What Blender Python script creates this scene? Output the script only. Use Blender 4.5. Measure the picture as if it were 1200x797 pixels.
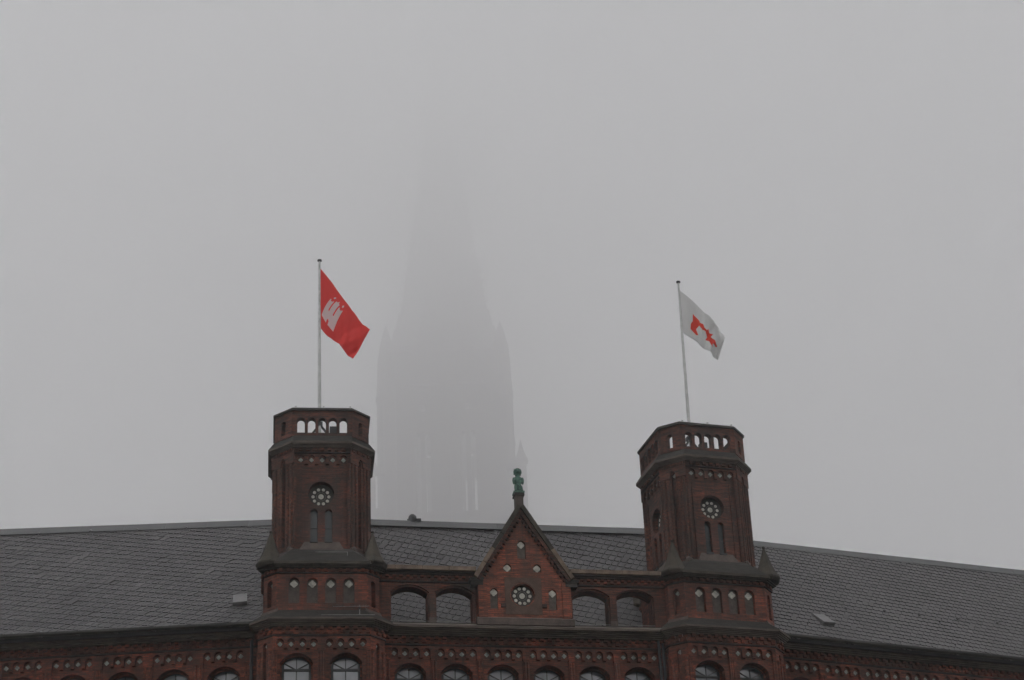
import bpy, math, random
from mathutils import Vector, Matrix
from mathutils.geometry import tessellate_polygon
from math import sin, cos, pi, radians, sqrt, atan2, hypot

random.seed(11)
sc = bpy.context.scene
for o in list(bpy.data.objects):
    bpy.data.objects.remove(o)
C = sc.collection

# ------------------------------------------------------------------ camera
PITCH, ROLL = radians(27.603), radians(2.540)
cam_d = bpy.data.cameras.new('camera'); cam = bpy.data.objects.new('camera', cam_d); C.objects.link(cam)
cam_d.sensor_fit = 'HORIZONTAL'; cam_d.sensor_width = 36.0; cam_d.lens = 72.71
cam_d.clip_start = 0.1; cam_d.clip_end = 3000
fwd = Vector((0, cos(PITCH), sin(PITCH))); up0 = Vector((0, -sin(PITCH), cos(PITCH))); rt0 = Vector((1, 0, 0))
rt = rt0 * cos(ROLL) - up0 * sin(ROLL); up = rt0 * sin(ROLL) + up0 * cos(ROLL)
m = Matrix((rt, up, -fwd)).transposed().to_4x4(); m.translation = (0, 0, 1.6)
cam.matrix_world = m
sc.camera = cam

# ------------------------------------------------------------------ sky, sun, exposure
SUN_EL, SUN_AZ = radians(52), radians(190)          # behind the viewer and a little to the left
w = bpy.data.worlds.new('World'); sc.world = w; w.use_nodes = True
nt = w.node_tree; nt.nodes.clear()
sky = nt.nodes.new('ShaderNodeTexSky'); sky.sky_type = 'NISHITA'; sky.sun_disc = False
sky.sun_elevation = SUN_EL; sky.sun_rotation = SUN_AZ; sky.dust_density = 5; sky.air_density = 1.0
hs = nt.nodes.new('ShaderNodeHueSaturation'); hs.inputs['Saturation'].default_value = 0.06
bg = nt.nodes.new('ShaderNodeBackground'); bg.inputs['Strength'].default_value = 0.15
out = nt.nodes.new('ShaderNodeOutputWorld')
nt.links.new(sky.outputs[0], hs.inputs['Color']); nt.links.new(hs.outputs[0], bg.inputs['Color'])
nt.links.new(bg.outputs[0], out.inputs['Surface'])
sd = bpy.data.lights.new('sun', 'SUN'); sd.energy = 1.5; sd.angle = radians(60); sd.color = (1.0, 0.98, 0.95)
so = bpy.data.objects.new('sun', sd); C.objects.link(so)
sdir = Vector((sin(SUN_AZ) * cos(SUN_EL), cos(SUN_AZ) * cos(SUN_EL), sin(SUN_EL)))
so.rotation_euler = sdir.to_track_quat('Z', 'Y').to_euler(); so.location = (0, 0, 60)
sc.view_settings.view_transform = 'Standard'; sc.view_settings.look = 'None'
sc.view_settings.gamma = 1; sc.view_settings.use_curve_mapping = False
sc.view_settings.exposure = -0.22
sc.cycles.volume_bounces = 30
sc.cycles.volume_step_rate = 0.05
sc.cycles.volume_max_steps = 1024
sc.cycles.max_bounces = 40
sc.cycles.diffuse_bounces = 4

# ------------------------------------------------------------------ materials
def newmat(name):
    mt = bpy.data.materials.new(name); mt.use_nodes = True
    return mt, mt.node_tree, mt.node_tree.nodes['Principled BSDF']
def N(t, kind, **kw):
    n = t.nodes.new(kind)
    for k, v in kw.items():
        if k in n.inputs: n.inputs[k].default_value = v
        else: setattr(n, k, v)
    return n
def ramp(t, fac, p0, c0, p1, c1):
    r = t.nodes.new('ShaderNodeValToRGB'); e = r.color_ramp.elements
    e[0].position = p0; e[0].color = (*c0, 1); e[1].position = p1; e[1].color = (*c1, 1)
    t.links.new(fac, r.inputs[0]); return r.outputs[0]
def mix(t, fac, a, b, mode='MIX'):
    n = t.nodes.new('ShaderNodeMix'); n.data_type = 'RGBA'; n.blend_type = mode
    for s, v in ((n.inputs[0], fac), (n.inputs[6], a), (n.inputs[7], b)):
        if hasattr(v, 'links') or hasattr(v, 'is_linked'): t.links.new(v, s)
        elif isinstance(v, tuple): s.default_value = (*v, 1)
        else: s.default_value = v
    return n.outputs[2]

def brick_mat(name, c1, c2, soot, soot_amt, warm=0.0):
    mt, t, p = newmat(name)
    uv = N(t, 'ShaderNodeUVMap')
    b = N(t, 'ShaderNodeTexBrick', Scale=1.0)
    b.inputs['Brick Width'].default_value = 0.25; b.inputs['Row Height'].default_value = 0.077
    b.inputs['Mortar Size'].default_value = 0.008; b.inputs['Mortar Smooth'].default_value = 0.3
    b.inputs['Color1'].default_value = (*c1, 1); b.inputs['Color2'].default_value = (*c2, 1)
    b.inputs['Mortar'].default_value = (0.075, 0.062, 0.055, 1)
    t.links.new(uv.outputs[0], b.inputs['Vector'])
    geo = N(t, 'ShaderNodeNewGeometry')
    n1 = N(t, 'ShaderNodeTexNoise', Scale=0.9, Detail=5.0, Roughness=0.65); t.links.new(geo.outputs['Position'], n1.inputs['Vector'])
    n2 = N(t, 'ShaderNodeTexNoise', Scale=3.2, Detail=4.0, Roughness=0.7); t.links.new(geo.outputs['Position'], n2.inputs['Vector'])
    # single courses and short runs of bricks burnt lighter or darker
    mp = N(t, 'ShaderNodeMapping'); mp.inputs['Scale'].default_value = (1.6, 9.0, 1.0)
    t.links.new(uv.outputs[0], mp.inputs[0])
    n3 = N(t, 'ShaderNodeTexNoise', Scale=1.0, Detail=3.0, Roughness=0.8); t.links.new(mp.outputs[0], n3.inputs['Vector'])
    streak = ramp(t, n3.outputs[0], 0.38, (0.34, 0.36, 0.40), 0.64, (1.7, 1.55, 1.45))
    col = mix(t, 1.0, b.outputs['Color'], streak, 'MULTIPLY')
    patch = ramp(t, n2.outputs[0], 0.54, (0, 0, 0), 0.68, (1, 1, 1))
    pm = N(t, 'ShaderNodeMath', operation='MULTIPLY'); t.links.new(patch, pm.inputs[0]); pm.inputs[1].default_value = 0.55 + warm
    col = mix(t, pm.outputs[0], col, mix(t, 0.5, (0.32, 0.078, 0.032), b.outputs['Color']))
    sf = ramp(t, n1.outputs[0], 0.36, (soot_amt,) * 3, 0.68, (soot_amt * 0.15,) * 3)
    col = mix(t, sf, col, soot)
    mp2 = N(t, 'ShaderNodeMapping'); mp2.inputs['Scale'].default_value = (3.0, 3.0, 0.35); t.links.new(geo.outputs['Position'], mp2.inputs[0])
    n4 = N(t, 'ShaderNodeTexNoise', Scale=1.0, Detail=5.0, Roughness=0.7); t.links.new(mp2.outputs[0], n4.inputs['Vector'])
    col = mix(t, ramp(t, n4.outputs[0], 0.50, (0, 0, 0), 0.70, (0.75, 0.75, 0.75)), col, tuple(x * 1.1 for x in soot))
    n5 = N(t, 'ShaderNodeTexNoise', Scale=7.0, Detail=3.0, Roughness=0.6); t.links.new(geo.outputs['Position'], n5.inputs['Vector'])
    col = mix(t, ramp(t, n5.outputs[0], 0.66, (0, 0, 0), 0.76, (0.5, 0.5, 0.5)), col, (0.11, 0.10, 0.085))
    t.links.new(col, p.inputs['Base Color'])
    p.inputs['Roughness'].default_value = 0.9
    bp = N(t, 'ShaderNodeBump', Strength=0.5, Distance=0.01)
    t.links.new(b.outputs['Fac'], bp.inputs['Height']); bp.invert = True
    t.links.new(bp.outputs[0], p.inputs['Normal'])
    return mt
def stone_mat(name, c1, c2, scale=2.0, rough=0.9, stretch=(1, 1, 1), bump=0.3):
    mt, t, p = newmat(name)
    geo = N(t, 'ShaderNodeNewGeometry'); mp = N(t, 'ShaderNodeMapping'); mp.inputs['Scale'].default_value = stretch
    t.links.new(geo.outputs['Position'], mp.inputs[0])
    n = N(t, 'ShaderNodeTexNoise', Scale=scale, Detail=7.0, Roughness=0.7); t.links.new(mp.outputs[0], n.inputs['Vector'])
    t.links.new(ramp(t, n.outputs[0], 0.34, c1, 0.68, c2), p.inputs['Base Color'])
    p.inputs['Roughness'].default_value = rough
    n2 = N(t, 'ShaderNodeTexNoise', Scale=scale * 9, Detail=4.0); t.links.new(mp.outputs[0], n2.inputs['Vector'])
    bp = N(t, 'ShaderNodeBump', Strength=bump, Distance=0.02); t.links.new(n2.outputs[0], bp.inputs['Height'])
    t.links.new(bp.outputs[0], p.inputs['Normal'])
    return mt
def plain(name, c, rough=0.6, metal=0.0):
    mt, t, p = newmat(name)
    geo = N(t, 'ShaderNodeNewGeometry')
    n = N(t, 'ShaderNodeTexNoise', Scale=6.0, Detail=4.0); t.links.new(geo.outputs['Position'], n.inputs['Vector'])
    lo = tuple(x * 0.8 for x in c); hi = tuple(min(1, x * 1.15) for x in c)
    t.links.new(ramp(t, n.outputs[0], 0.3, lo, 0.7, hi), p.inputs['Base Color'])
    p.inputs['Roughness'].default_value = rough; p.inputs['Metallic'].default_value = metal
    return mt

M = {}
M['brick'] = brick_mat('weathered_red_brick', (0.32, 0.072, 0.033), (0.15, 0.042, 0.025), (0.034, 0.024, 0.019), 0.8)
M['brick_gable'] = brick_mat('orange_red_brick', (0.40, 0.092, 0.040), (0.22, 0.060, 0.032), (0.05, 0.034, 0.026), 0.6, 0.15)
M['brick_shaft'] = brick_mat('sooty_brick', (0.225, 0.060, 0.031), (0.10, 0.036, 0.023), (0.030, 0.023, 0.019), 0.85, -0.2)
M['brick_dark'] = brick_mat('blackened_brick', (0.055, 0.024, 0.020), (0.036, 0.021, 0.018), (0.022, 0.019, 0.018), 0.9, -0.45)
M['pale_bright'] = stone_mat('cream_tracery_stone', (0.30, 0.30, 0.26), (0.66, 0.65, 0.57), 6.0, 0.8)
M['rose_iron'] = stone_mat('blackened_rose_stone', (0.016, 0.016, 0.014), (0.045, 0.042, 0.036), 6.0)
M['stone_dark'] = stone_mat('dark_weathered_stone', (0.020, 0.019, 0.017), (0.052, 0.046, 0.038), 2.5, stretch=(1, 1, 3))
M['stone_moss'] = stone_mat('mossy_brown_stone', (0.024, 0.022, 0.017), (0.070, 0.058, 0.042), 2.2)
M['stone_tan'] = stone_mat('tan_coping_stone', (0.10, 0.072, 0.050), (0.24, 0.18, 0.13), 2.0)
M['stone_pink'] = stone_mat('pinkish_stone', (0.05, 0.040, 0.034), (0.12, 0.092, 0.078), 3.0)
M['plaster_red'] = stone_mat('brick_dusted_plaster', (0.06, 0.036, 0.026), (0.12, 0.075, 0.055), 3.0)
M['stone_step'] = stone_mat('brown_stepped_stone', (0.05, 0.041, 0.033), (0.13, 0.105, 0.082), 1.6, stretch=(1, 1, 6))
M['lead'] = stone_mat('dark_ledge_slabs', (0.011, 0.0105, 0.010), (0.040, 0.035, 0.029), 2.6, stretch=(1, 1, 5), bump=0.6)
M['plaster'] = stone_mat('grey_niche_plaster', (0.045, 0.04, 0.034), (0.12, 0.105, 0.088), 5.0)
M['pale'] = stone_mat('pale_tracery_stone', (0.10, 0.115, 0.098), (0.42, 0.43, 0.38), 5.0, 0.8)
def slate_mat(name, k_):
    mt, t, p = newmat(name); geo = N(t, 'ShaderNodeNewGeometry')
    n = N(t, 'ShaderNodeTexNoise', Scale=0.45, Detail=6.0, Roughness=0.65); t.links.new(geo.outputs['Position'], n.inputs['Vector'])
    c = ramp(t, n.outputs[0], 0.33, tuple(x * k_ for x in (0.044, 0.042, 0.044)), 0.66, tuple(x * k_ for x in (0.070, 0.067, 0.068)))
    n2 = N(t, 'ShaderNodeTexNoise', Scale=1.3, Detail=6.0, Roughness=0.75); t.links.new(geo.outputs['Position'], n2.inputs['Vector'])
    moss = ramp(t, n2.outputs[0], 0.56, (0, 0, 0), 0.74, (0.7, 0.7, 0.7))
    c = mix(t, moss, c, tuple(x * k_ for x in (0.066, 0.068, 0.056)))
    n3 = N(t, 'ShaderNodeTexNoise', Scale=14.0, Detail=3.0); t.links.new(geo.outputs['Position'], n3.inputs['Vector'])
    c = mix(t, 1.0, c, ramp(t, n3.outputs[0], 0.3, (0.8, 0.8, 0.8), 0.7, (1.15, 1.15, 1.15)), 'MULTIPLY')
    t.links.new(c, p.inputs['Base Color']); p.inputs['Roughness'].default_value = 0.5
    bp = N(t, 'ShaderNodeBump', Strength=0.25, Distance=0.01); t.links.new(n3.outputs[0], bp.inputs['Height']); t.links.new(bp.outputs[0], p.inputs['Normal'])
    return mt
M['slate'] = [slate_mat('slate_grey', 1.0), slate_mat('slate_pale', 1.13), slate_mat('slate_charcoal', 0.86), slate_mat('slate_new', 1.42), slate_mat('slate_wet', 0.62)]
M['deck'] = stone_mat('roof_underlay', (0.012, 0.012, 0.013), (0.022, 0.022, 0.023))
M['zinc'] = stone_mat('zinc_sheet', (0.055, 0.058, 0.060), (0.085, 0.088, 0.088), 1.5, 0.5, stretch=(.3, .3, 4))
M['zinc_green'] = stone_mat('zinc_gutter', (0.035, 0.04, 0.035), (0.10, 0.10, 0.085), 1.4, 0.6, stretch=(.4, .4, 4))
M['iron'] = plain('dark_painted_iron', (0.018, 0.020, 0.022), 0.5)
M['frame'] = plain('dark_window_paint', (0.022, 0.028, 0.030), 0.5)
M['hatch'] = plain('grey_hatch_sheet', (0.15, 0.15, 0.15), 0.5)
M['light_metal'] = plain('light_metal', (0.24, 0.24, 0.235), 0.5, 0.2)
M['pole'] = plain('white_pole_paint', (0.55, 0.55, 0.54), 0.4)
M['copper'] = stone_mat('green_copper', (0.012, 0.045, 0.036), (0.13, 0.27, 0.205), 9.0, 0.7)
M['church'] = stone_mat('church_stone', (0.030, 0.020, 0.016), (0.068, 0.047, 0.038), 0.35)
M['ground'] = stone_mat('asphalt', (0.04, 0.04, 0.04), (0.065, 0.064, 0.062), 0.5)
def glass_mat():
    mt, t, p = newmat('window_glass')
    geo = N(t, 'ShaderNodeNewGeometry')
    n = N(t, 'ShaderNodeTexNoise', Scale=0.8, Detail=3.0); t.links.new(geo.outputs['Position'], n.inputs['Vector'])
    oi = N(t, 'ShaderNodeObjectInfo')
    t.links.new(mix(t, 1.0, ramp(t, n.outputs[0], 0.38, (0.13, 0.15, 0.17), 0.62, (0.29, 0.31, 0.33)), ramp(t, oi.outputs['Random'], 0.0, (0.72, 0.74, 0.76), 1.0, (1.25, 1.22, 1.2)), 'MULTIPLY'), p.inputs['Base Color'])  # sky reflections and dark rooms are put into the panes' base colour
    p.inputs['Roughness'].default_value = 0.08; p.inputs['IOR'].default_value = 1.9
    return mt
M['glass'] = glass_mat()
M['glass_dark'] = plain('dusty_lancet_glass', (0.040, 0.052, 0.056), 0.25)
def cloth(name, c):
    mt, t, p = newmat(name)
    p.inputs['Base Color'].default_value = (*c, 1); p.inputs['Roughness'].default_value = 0.85
    tr = t.nodes.new('ShaderNodeBsdfTranslucent'); tr.inputs[0].default_value = (*c, 1)
    mx = t.nodes.new('ShaderNodeMixShader'); mx.inputs[0].default_value = 0.5
    o = [n for n in t.nodes if n.type == 'OUTPUT_MATERIAL'][0]
    t.links.new(p.outputs[0], mx.inputs[1]); t.links.new(tr.outputs[0], mx.inputs[2]); t.links.new(mx.outputs[0], o.inputs['Surface'])
    uv = N(t, 'ShaderNodeTexCoord'); wv = N(t, 'ShaderNodeTexNoise', Scale=60.0, Detail=2.0)
    t.links.new(uv.outputs['Object'], wv.inputs['Vector'])
    bp = N(t, 'ShaderNodeBump', Strength=0.1, Distance=0.01); t.links.new(wv.outputs[0], bp.inputs['Height']); t.links.new(bp.outputs[0], p.inputs['Normal'])
    return mt
M['flag_red'] = cloth('red_flag_cloth', (0.88, 0.085, 0.072))
M['flag_white'] = cloth('white_flag_cloth', (0.80, 0.80, 0.79))
M['emblem_white'] = cloth('white_emblem_cloth', (0.90, 0.90, 0.90))
M['emblem_red'] = cloth('red_emblem_cloth', (0.90, 0.09, 0.05))

# ------------------------------------------------------------------ mesh collector
class MB:
    def __init__(s): s.v = []; s.f = []; s.mi = []
    def add(s, vs, fs, mi=0, T=None):
        o = len(s.v)
        s.v += [tuple(T(*p)) if T else tuple(p) for p in vs]
        s.f += [tuple(i + o for i in f) for f in fs]; s.mi += [mi] * len(fs)
    def box(s, x0, x1, y0, y1, z0, z1, mi=0, T=None):
        vs = [(x0, y0, z0), (x1, y0, z0), (x1, y1, z0), (x0, y1, z0), (x0, y0, z1), (x1, y0, z1), (x1, y1, z1), (x0, y1, z1)]
        s.add(vs, [(0, 3, 2, 1), (4, 5, 6, 7), (0, 1, 5, 4), (1, 2, 6, 5), (2, 3, 7, 6), (3, 0, 4, 7)], mi, T)
    def plate(s, outer, holes, y0, y1, mi=0, T=None):
        """a slab in the x-z plane from depth y0 (front) to y1, with holes cut right through"""
        loops = [outer] + list(holes)
        pts = [p for l in loops for p in l]; n = len(pts)
        tris = tessellate_polygon([[Vector((p[0], p[1], 0)) for p in l] for l in loops])
        vs = [(p[0], y0, p[1]) for p in pts] + [(p[0], y1, p[1]) for p in pts]
        fs = []
        for a, b, c in tris:
            ax, az = pts[a]; bx, bz = pts[b]; cx, cz = pts[c]
            if (bx - ax) * (cz - az) - (bz - az) * (cx - ax) < 0: b, c = c, b
            fs.append((a, b, c)); fs.append((a + n, c + n, b + n))
        o = 0
        for li, l in enumerate(loops):
            k = len(l); ar = sum(l[i][0] * l[(i + 1) % k][1] - l[(i + 1) % k][0] * l[i][1] for i in range(k))
            ccw = ar > 0
            for i in range(k):
                a, b = o + i, o + (i + 1) % k
                if ccw == (li == 0): fs.append((b, a, a + n, b + n))
                else: fs.append((a, b, b + n, a + n))
            o += k
        s.add(vs, fs, mi, T)
    def prism(s, poly, z0, z1, mi=0, T=None, poly2=None):
        k = len(poly); p2 = poly2 or poly
        vs = [(x, y, z0) for x, y in poly] + [(x, y, z1) for x, y in p2]
        fs = [(i, (i + 1) % k, (i + 1) % k + k, i + k) for i in range(k)] + [tuple(range(k))[::-1], tuple(range(k, 2 * k))]
        s.add(vs, fs, mi, T)
    def tube(s, p, q, r0, r1=None, n=8, mi=0, caps=True):
        p, q = Vector(p), Vector(q); r1 = r0 if r1 is None else r1
        d = (q - p).normalized(); a = d.orthogonal().normalized(); b = d.cross(a)
        vs = [tuple(c + (a * cos(2 * pi * i / n) + b * sin(2 * pi * i / n)) * r) for c, r in ((p, r0), (q, r1)) for i in range(n)]
        fs = [(i, (i + 1) % n, (i + 1) % n + n, i + n) for i in range(n)]
        if caps: fs += [tuple(range(n))[::-1], tuple(range(n, 2 * n))]
        s.add(vs, fs, mi)
    def lathe(s, prof, n=12, cx=0, cy=0, mi=0, close=True):
        vs = [(cx + r * cos(2 * pi * i / n), cy + r * sin(2 * pi * i / n), z) for r, z in prof for i in range(n)]
        k = len(prof)
        fs = [(j * n + i, j * n + (i + 1) % n, (j + 1) * n + (i + 1) % n, (j + 1) * n + i) for j in range(k - 1) for i in range(n)]
        if close: fs += [tuple(range(n))[::-1], tuple(range((k - 1) * n, k * n))]
        s.add(vs, fs, mi)
    def blob(s, c, r, n=10, mi=0, T=None):
        vs = []; fs = []
        m_ = n // 2
        for j in range(m_ + 1):
            th = pi * j / m_
            for i in range(n):
                ph = 2 * pi * i / n
                vs.append((c[0] + r[0] * sin(th) * cos(ph), c[1] + r[1] * sin(th) * sin(ph), c[2] - r[2] * cos(th)))
        for j in range(m_):
            for i in range(n):
                fs.append((j * n + i, j * n + (i + 1) % n, (j + 1) * n + (i + 1) % n, (j + 1) * n + i))
        s.add(vs, fs, mi, T)
    def mesh(s, name, mats, smooth=False, uv=True):
        me = bpy.data.meshes.new(name)
        me.from_pydata(s.v, [], s.f); me.update()
        mats = mats if isinstance(mats, (list, tuple)) else [mats]
        for mt in mats: me.materials.append(mt)
        if len(mats) > 1: me.polygons.foreach_set('material_index', s.mi)
        if smooth: me.polygons.foreach_set('use_smooth', [True] * len(me.polygons))
        if uv:
            ul = me.uv_layers.new(name='UVMap')
            d = ul.data
            for p in me.polygons:
                n = p.normal
                if abs(n.z) > 0.8 or hypot(n.x, n.y) < 1e-6:
                    for li in p.loop_indices:
                        co = me.vertices[me.loops[li].vertex_index].co; d[li].uv = (co.x, co.y)
                else:
                    h = hypot(n.x, n.y); tx, ty = -n.y / h, n.x / h
                    for li in p.loop_indices:
                        co = me.vertices[me.loops[li].vertex_index].co; d[li].uv = (co.x * tx + co.y * ty, co.z)
        return me
def obj(name, mb, mats, parent=None, loc=(0, 0, 0), rz=0.0, smooth=False, uv=True, **props):
    me = mb.mesh(name, mats, smooth, uv) if isinstance(mb, MB) else mb
    o = bpy.data.objects.new(name, me); C.objects.link(o)
    o.location = loc; o.rotation_euler = (0, 0, rz)
    if parent: o.parent = parent
    for k, v in props.items(): o[k] = v
    return o
def thing(name, label, cat, loc=(0, 0, 0), rz=0.0, group=None):
    o = bpy.data.objects.new(name, None); C.objects.link(o); o.location = loc; o.rotation_euler = (0, 0, rz)
    o['label'] = label; o['category'] = cat
    if group: o['group'] = group
    return o
def dup(o, parent=None, loc=None, rz=None):
    c = o.copy(); C.objects.link(c)
    if parent: c.parent = parent
    if loc is not None: c.location = loc
    if rz is not None: c.rotation_euler = (0, 0, rz)
    for ch in o.children:
        d = ch.copy(); C.objects.link(d); d.parent = c
    return c
def arch(cx, hw, z0, zs, rise, n=10):
    """opening outline: flat sill at z0, springing at zs, segmental or round head of the given rise (counter-clockwise)"""
    pts = [(cx - hw, z0), (cx + hw, z0)]
    if rise > hw * 0.97:
        pts += [(cx + hw * cos(pi * i / n), zs + rise * sin(pi * i / n)) for i in range(n + 1)]
    else:
        R = (hw * hw + rise * rise) / (2 * rise); a = math.asin(hw / R)
        pts += [(cx + R * sin(a - 2 * a * i / n), zs + rise - R + R * cos(a - 2 * a * i / n)) for i in range(n + 1)]
    return pts
def circle(cx, cz, r, n=16, a0=0.0):
    return [(cx + r * cos(a0 + 2 * pi * i / n), cz + r * sin(a0 + 2 * pi * i / n)) for i in range(n)]
def rect(x0, x1, z0, z1): return [(x0, z0), (x1, z0), (x1, z1), (x0, z1)]
def quatre(r):
    """four-lobed outline"""
    pts = []
    for k in range(4):
        a = k * pi / 2; cx, cz = cos(a) * r * 0.62, sin(a) * r * 0.62
        for j in range(5):
            b = a - pi * 0.42 + pi * 0.84 * j / 4
            pts.append((cx + cos(b) * r * 0.43, cz + sin(b) * r * 0.43))
    return pts
qm = MB(); qm.plate(quatre(0.080), [], 0, 0.03); Q_SMALL = qm.mesh('quatrefoil', M['pale'])
qm = MB(); qm.plate(quatre(0.130), [], 0, 0.03); Q_BIG = qm.mesh('quatrefoil', M['pale_bright'])

# ------------------------------------------------------------------ frames (metres; x along the wall, y into it)
TH = {'L': radians(-1.39), 'C': radians(10.86), 'R': radians(22.91)}
Y0 = {'L': 68.463, 'C': 69.981, 'R': 68.436}
def wpt(k, u, y, z=0.0):
    th = TH[k]; return Vector((u * cos(th) - y * sin(th), Y0[k] + u * sin(th) + y * cos(th), z))

BASE = Vector((0, 70, 0))
bld = thing('brick_building', 'long dark red brick building with two flagged towers, slate roofs and a pointed middle gable', 'building', BASE)
def bpart(name, mb, mats, k=None, **kw):
    if k is None: return obj(name, mb, mats, bld, -BASE, 0, **kw)
    return obj(name, mb, mats, bld, Vector((0, Y0[k], 0)) - BASE, TH[k], **kw)

# ------------------------------------------------------------------ window (arched head, fan of bars, transom)
WIN_HW = 0.465
def window_meshes(hw=WIN_HW, zs=-0.17, rise=0.17, zh=-0.42, zb=-1.9):
    """origin at the crown of the glass; zs springing, zh hub/transom"""
    fr = MB(); t = 0.045
    fr.plate(arch(0, hw + 0.06, zb, zs, rise + 0.03), [arch(0, hw - t, zb + t, zs, rise - 0.02)], 0.0, 0.10)
    fr.box(-hw + t, hw - t, -0.02, 0.08, zh - 0.045, zh + 0.035)
    def bar(x0, z0, x1, z1, wd=0.016):
        d = Vector((x1 - x0, z1 - z0)); n = Vector((-d.y, d.x)).normalized() * wd
        fr.plate([(x0 + n.x, z0 + n.y), (x0 - n.x, z0 - n.y), (x1 - n.x, z1 - n.y), (x1 + n.x, z1 + n.y)], [], -0.005, 0.06)
    bar(0, zh, 0, -0.02)
    bar(0, zh, -hw + 0.04, zs - 0.01); bar(0, zh, hw - 0.04, zs - 0.01)
    bar(0, zb, 0, zh - 0.04, 0.02); bar(-hw, -1.15, hw, -1.15, 0.02)
    panes = []
    A = arch(0, hw - t + 0.02, zs, zs, rise)[2:]
    mid = len(A) // 2; g = 0.01
    # right fan pane, left fan pane, two side panes, four lower panes
    panes.append([(g, zh)] + [(hw - 0.04, zs)] + [p for p in A[1:mid + 1]] )
    panes.append([(-g, zh)] + [p for p in A[mid:-1]] + [(-hw + 0.04, zs)])
    panes.append([(0.03, zh), (hw - 0.03, zh), (hw - 0.03, zs - 0.02)])
    panes.append([(-0.03, zh), (-hw + 0.03, zs - 0.02), (-hw + 0.03, zh)])
    panes.append(rect(-hw + 0.03, -g, -1.15, zh)); panes.append(rect(g, hw - 0.03, -1.15, zh))
    panes.append(rect(-hw + 0.03, -g, zb, -1.15)); panes.append(rect(g, hw - 0.03, zb, -1.15))
    pm = []
    for i, p in enumerate(panes):
        b = MB(); off = random.uniform(-0.004, 0.004)
        b.plate(p, [], 0.035 + off, 0.05 + off); pm.append(b.mesh('pane', M['glass'], uv=False))
    return fr.mesh('window', M['frame'], uv=False), pm
WIN, PANES = window_meshes()
win_proto = None
def place_window(parent_loc, rz):
    global win_proto
    if win_proto is None:
        win_proto = obj('window', WIN, None, bld, parent_loc, rz)
        for p in PANES: obj('pane', p, None, win_proto)
        return win_proto
    return dup(win_proto, bld, parent_loc, rz)

# ------------------------------------------------------------------ long walls with arched corbel frieze
Z_LOW, Z_WALL = 0.0, 26.25
def frieze_wall(k, u0, u1, centres, pitch, dot_sp, first_arch=4):
    """front layer: lesenes + arcaded frieze; second layer: panel with windows; third: core down to the ground"""
    mb = MB(); hw = 0.135
    outer_holes = []; pan_half = dot_sp * 1.5 + hw + 0.012
    zlow = 22.6
    for c in centres:
        # one hole per bay: a comb of four round arches over a rectangular panel
        pts = [(c - pan_half, zlow), (c + pan_half, zlow), (c + pan_half, 25.42)]
        for i in range(4):
            x = c + dot_sp * (1.5 - i)
            pts += [(x + hw, 25.44)] + [(x + hw * cos(pi * j / 8), 25.66 + hw * sin(pi * j / 8)) for j in range(9)] + [(x - hw, 25.44)]
        pts += [(c - pan_half, 25.42)]
        # drop duplicates
        q = [pts[0]]
        for p in pts[1:]:
            if hypot(p[0] - q[-1][0], p[1] - q[-1][1]) > 1e-4: q.append(p)
        outer_holes.append(q)
    mb.plate(rect(u0, u1, zlow - 0.6, Z_WALL), outer_holes, 0.0, 0.14)
    wins = [arch(c, 0.56, 22.9, 24.96, 0.33) for c in centres]
    mb.plate(rect(u0, u1, zlow - 0.6, Z_WALL), wins, 0.14, 0.50)
    wins2 = [arch(c, 0.50, 22.9, 24.97, 0.27) for c in centres]
    mb.plate(rect(u0, u1, zlow - 0.6, Z_WALL), wins2, 0.50, 0.66)
    mb.box(u0, u1, 0.66, 0.9, zlow - 0.6, Z_WALL)
    mb.box(u0, u1, 0.02, 0.9, 0, zlow - 0.602)
    # half-round shafts on the lesenes, under a small cap
    half_gap = pitch / 2
    for c in list(centres) + [centres[-1] + pitch]:
        x = c - half_gap
        if x < u0 + 0.1 or x > u1 - 0.1: continue
        g = max(0.04, (pitch - 2 * pan_half) / 2 - 0.02)
        mb.box(x - g - 0.02, x + g + 0.02, -0.035, 0, 25.33, 25.40)
        for dx in (-g * 0.55, g * 0.55):
            mb.prism([(x + dx + 0.045 * cos(a), 0.01 - 0.045 * sin(a)) for a in (pi, 3 * pi / 4, pi / 2, pi / 4, 0)][::-1][::-1], zlow, 25.33)
    o = bpart('wall', mb, M['brick'], k)
    for c in centres:
        for i in range(4):
            q = obj('quatrefoil', Q_SMALL, None, o, (c + dot_sp * (i - 1.5) + random.uniform(-.006, .006), 0.095, 25.615 + random.uniform(-.006, .006)))
            q.rotation_euler[1] = random.uniform(-.15, .15)
        place_window(wpt(k, c, 0.54, 25.23) - BASE, TH[k])
    return o
cC = [-4.11, -2.465, -0.825, 0.825, 2.465, 4.11]
cL = [-15.85 + 0.02 + 1.77 * i for i in range(-6, 4)]
cR = [10.92 + 1.70 * i for i in range(0, 11)]
wallC = frieze_wall('C', -6.2, 6.2, cC, 1.645, 0.38)
wallL = frieze_wall('L', -26.9, -7.0, [c for c in cL], 1.77, 0.385)
wallR = frieze_wall('R', 8.6, 28.6, cR, 1.70, 0.39)

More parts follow.
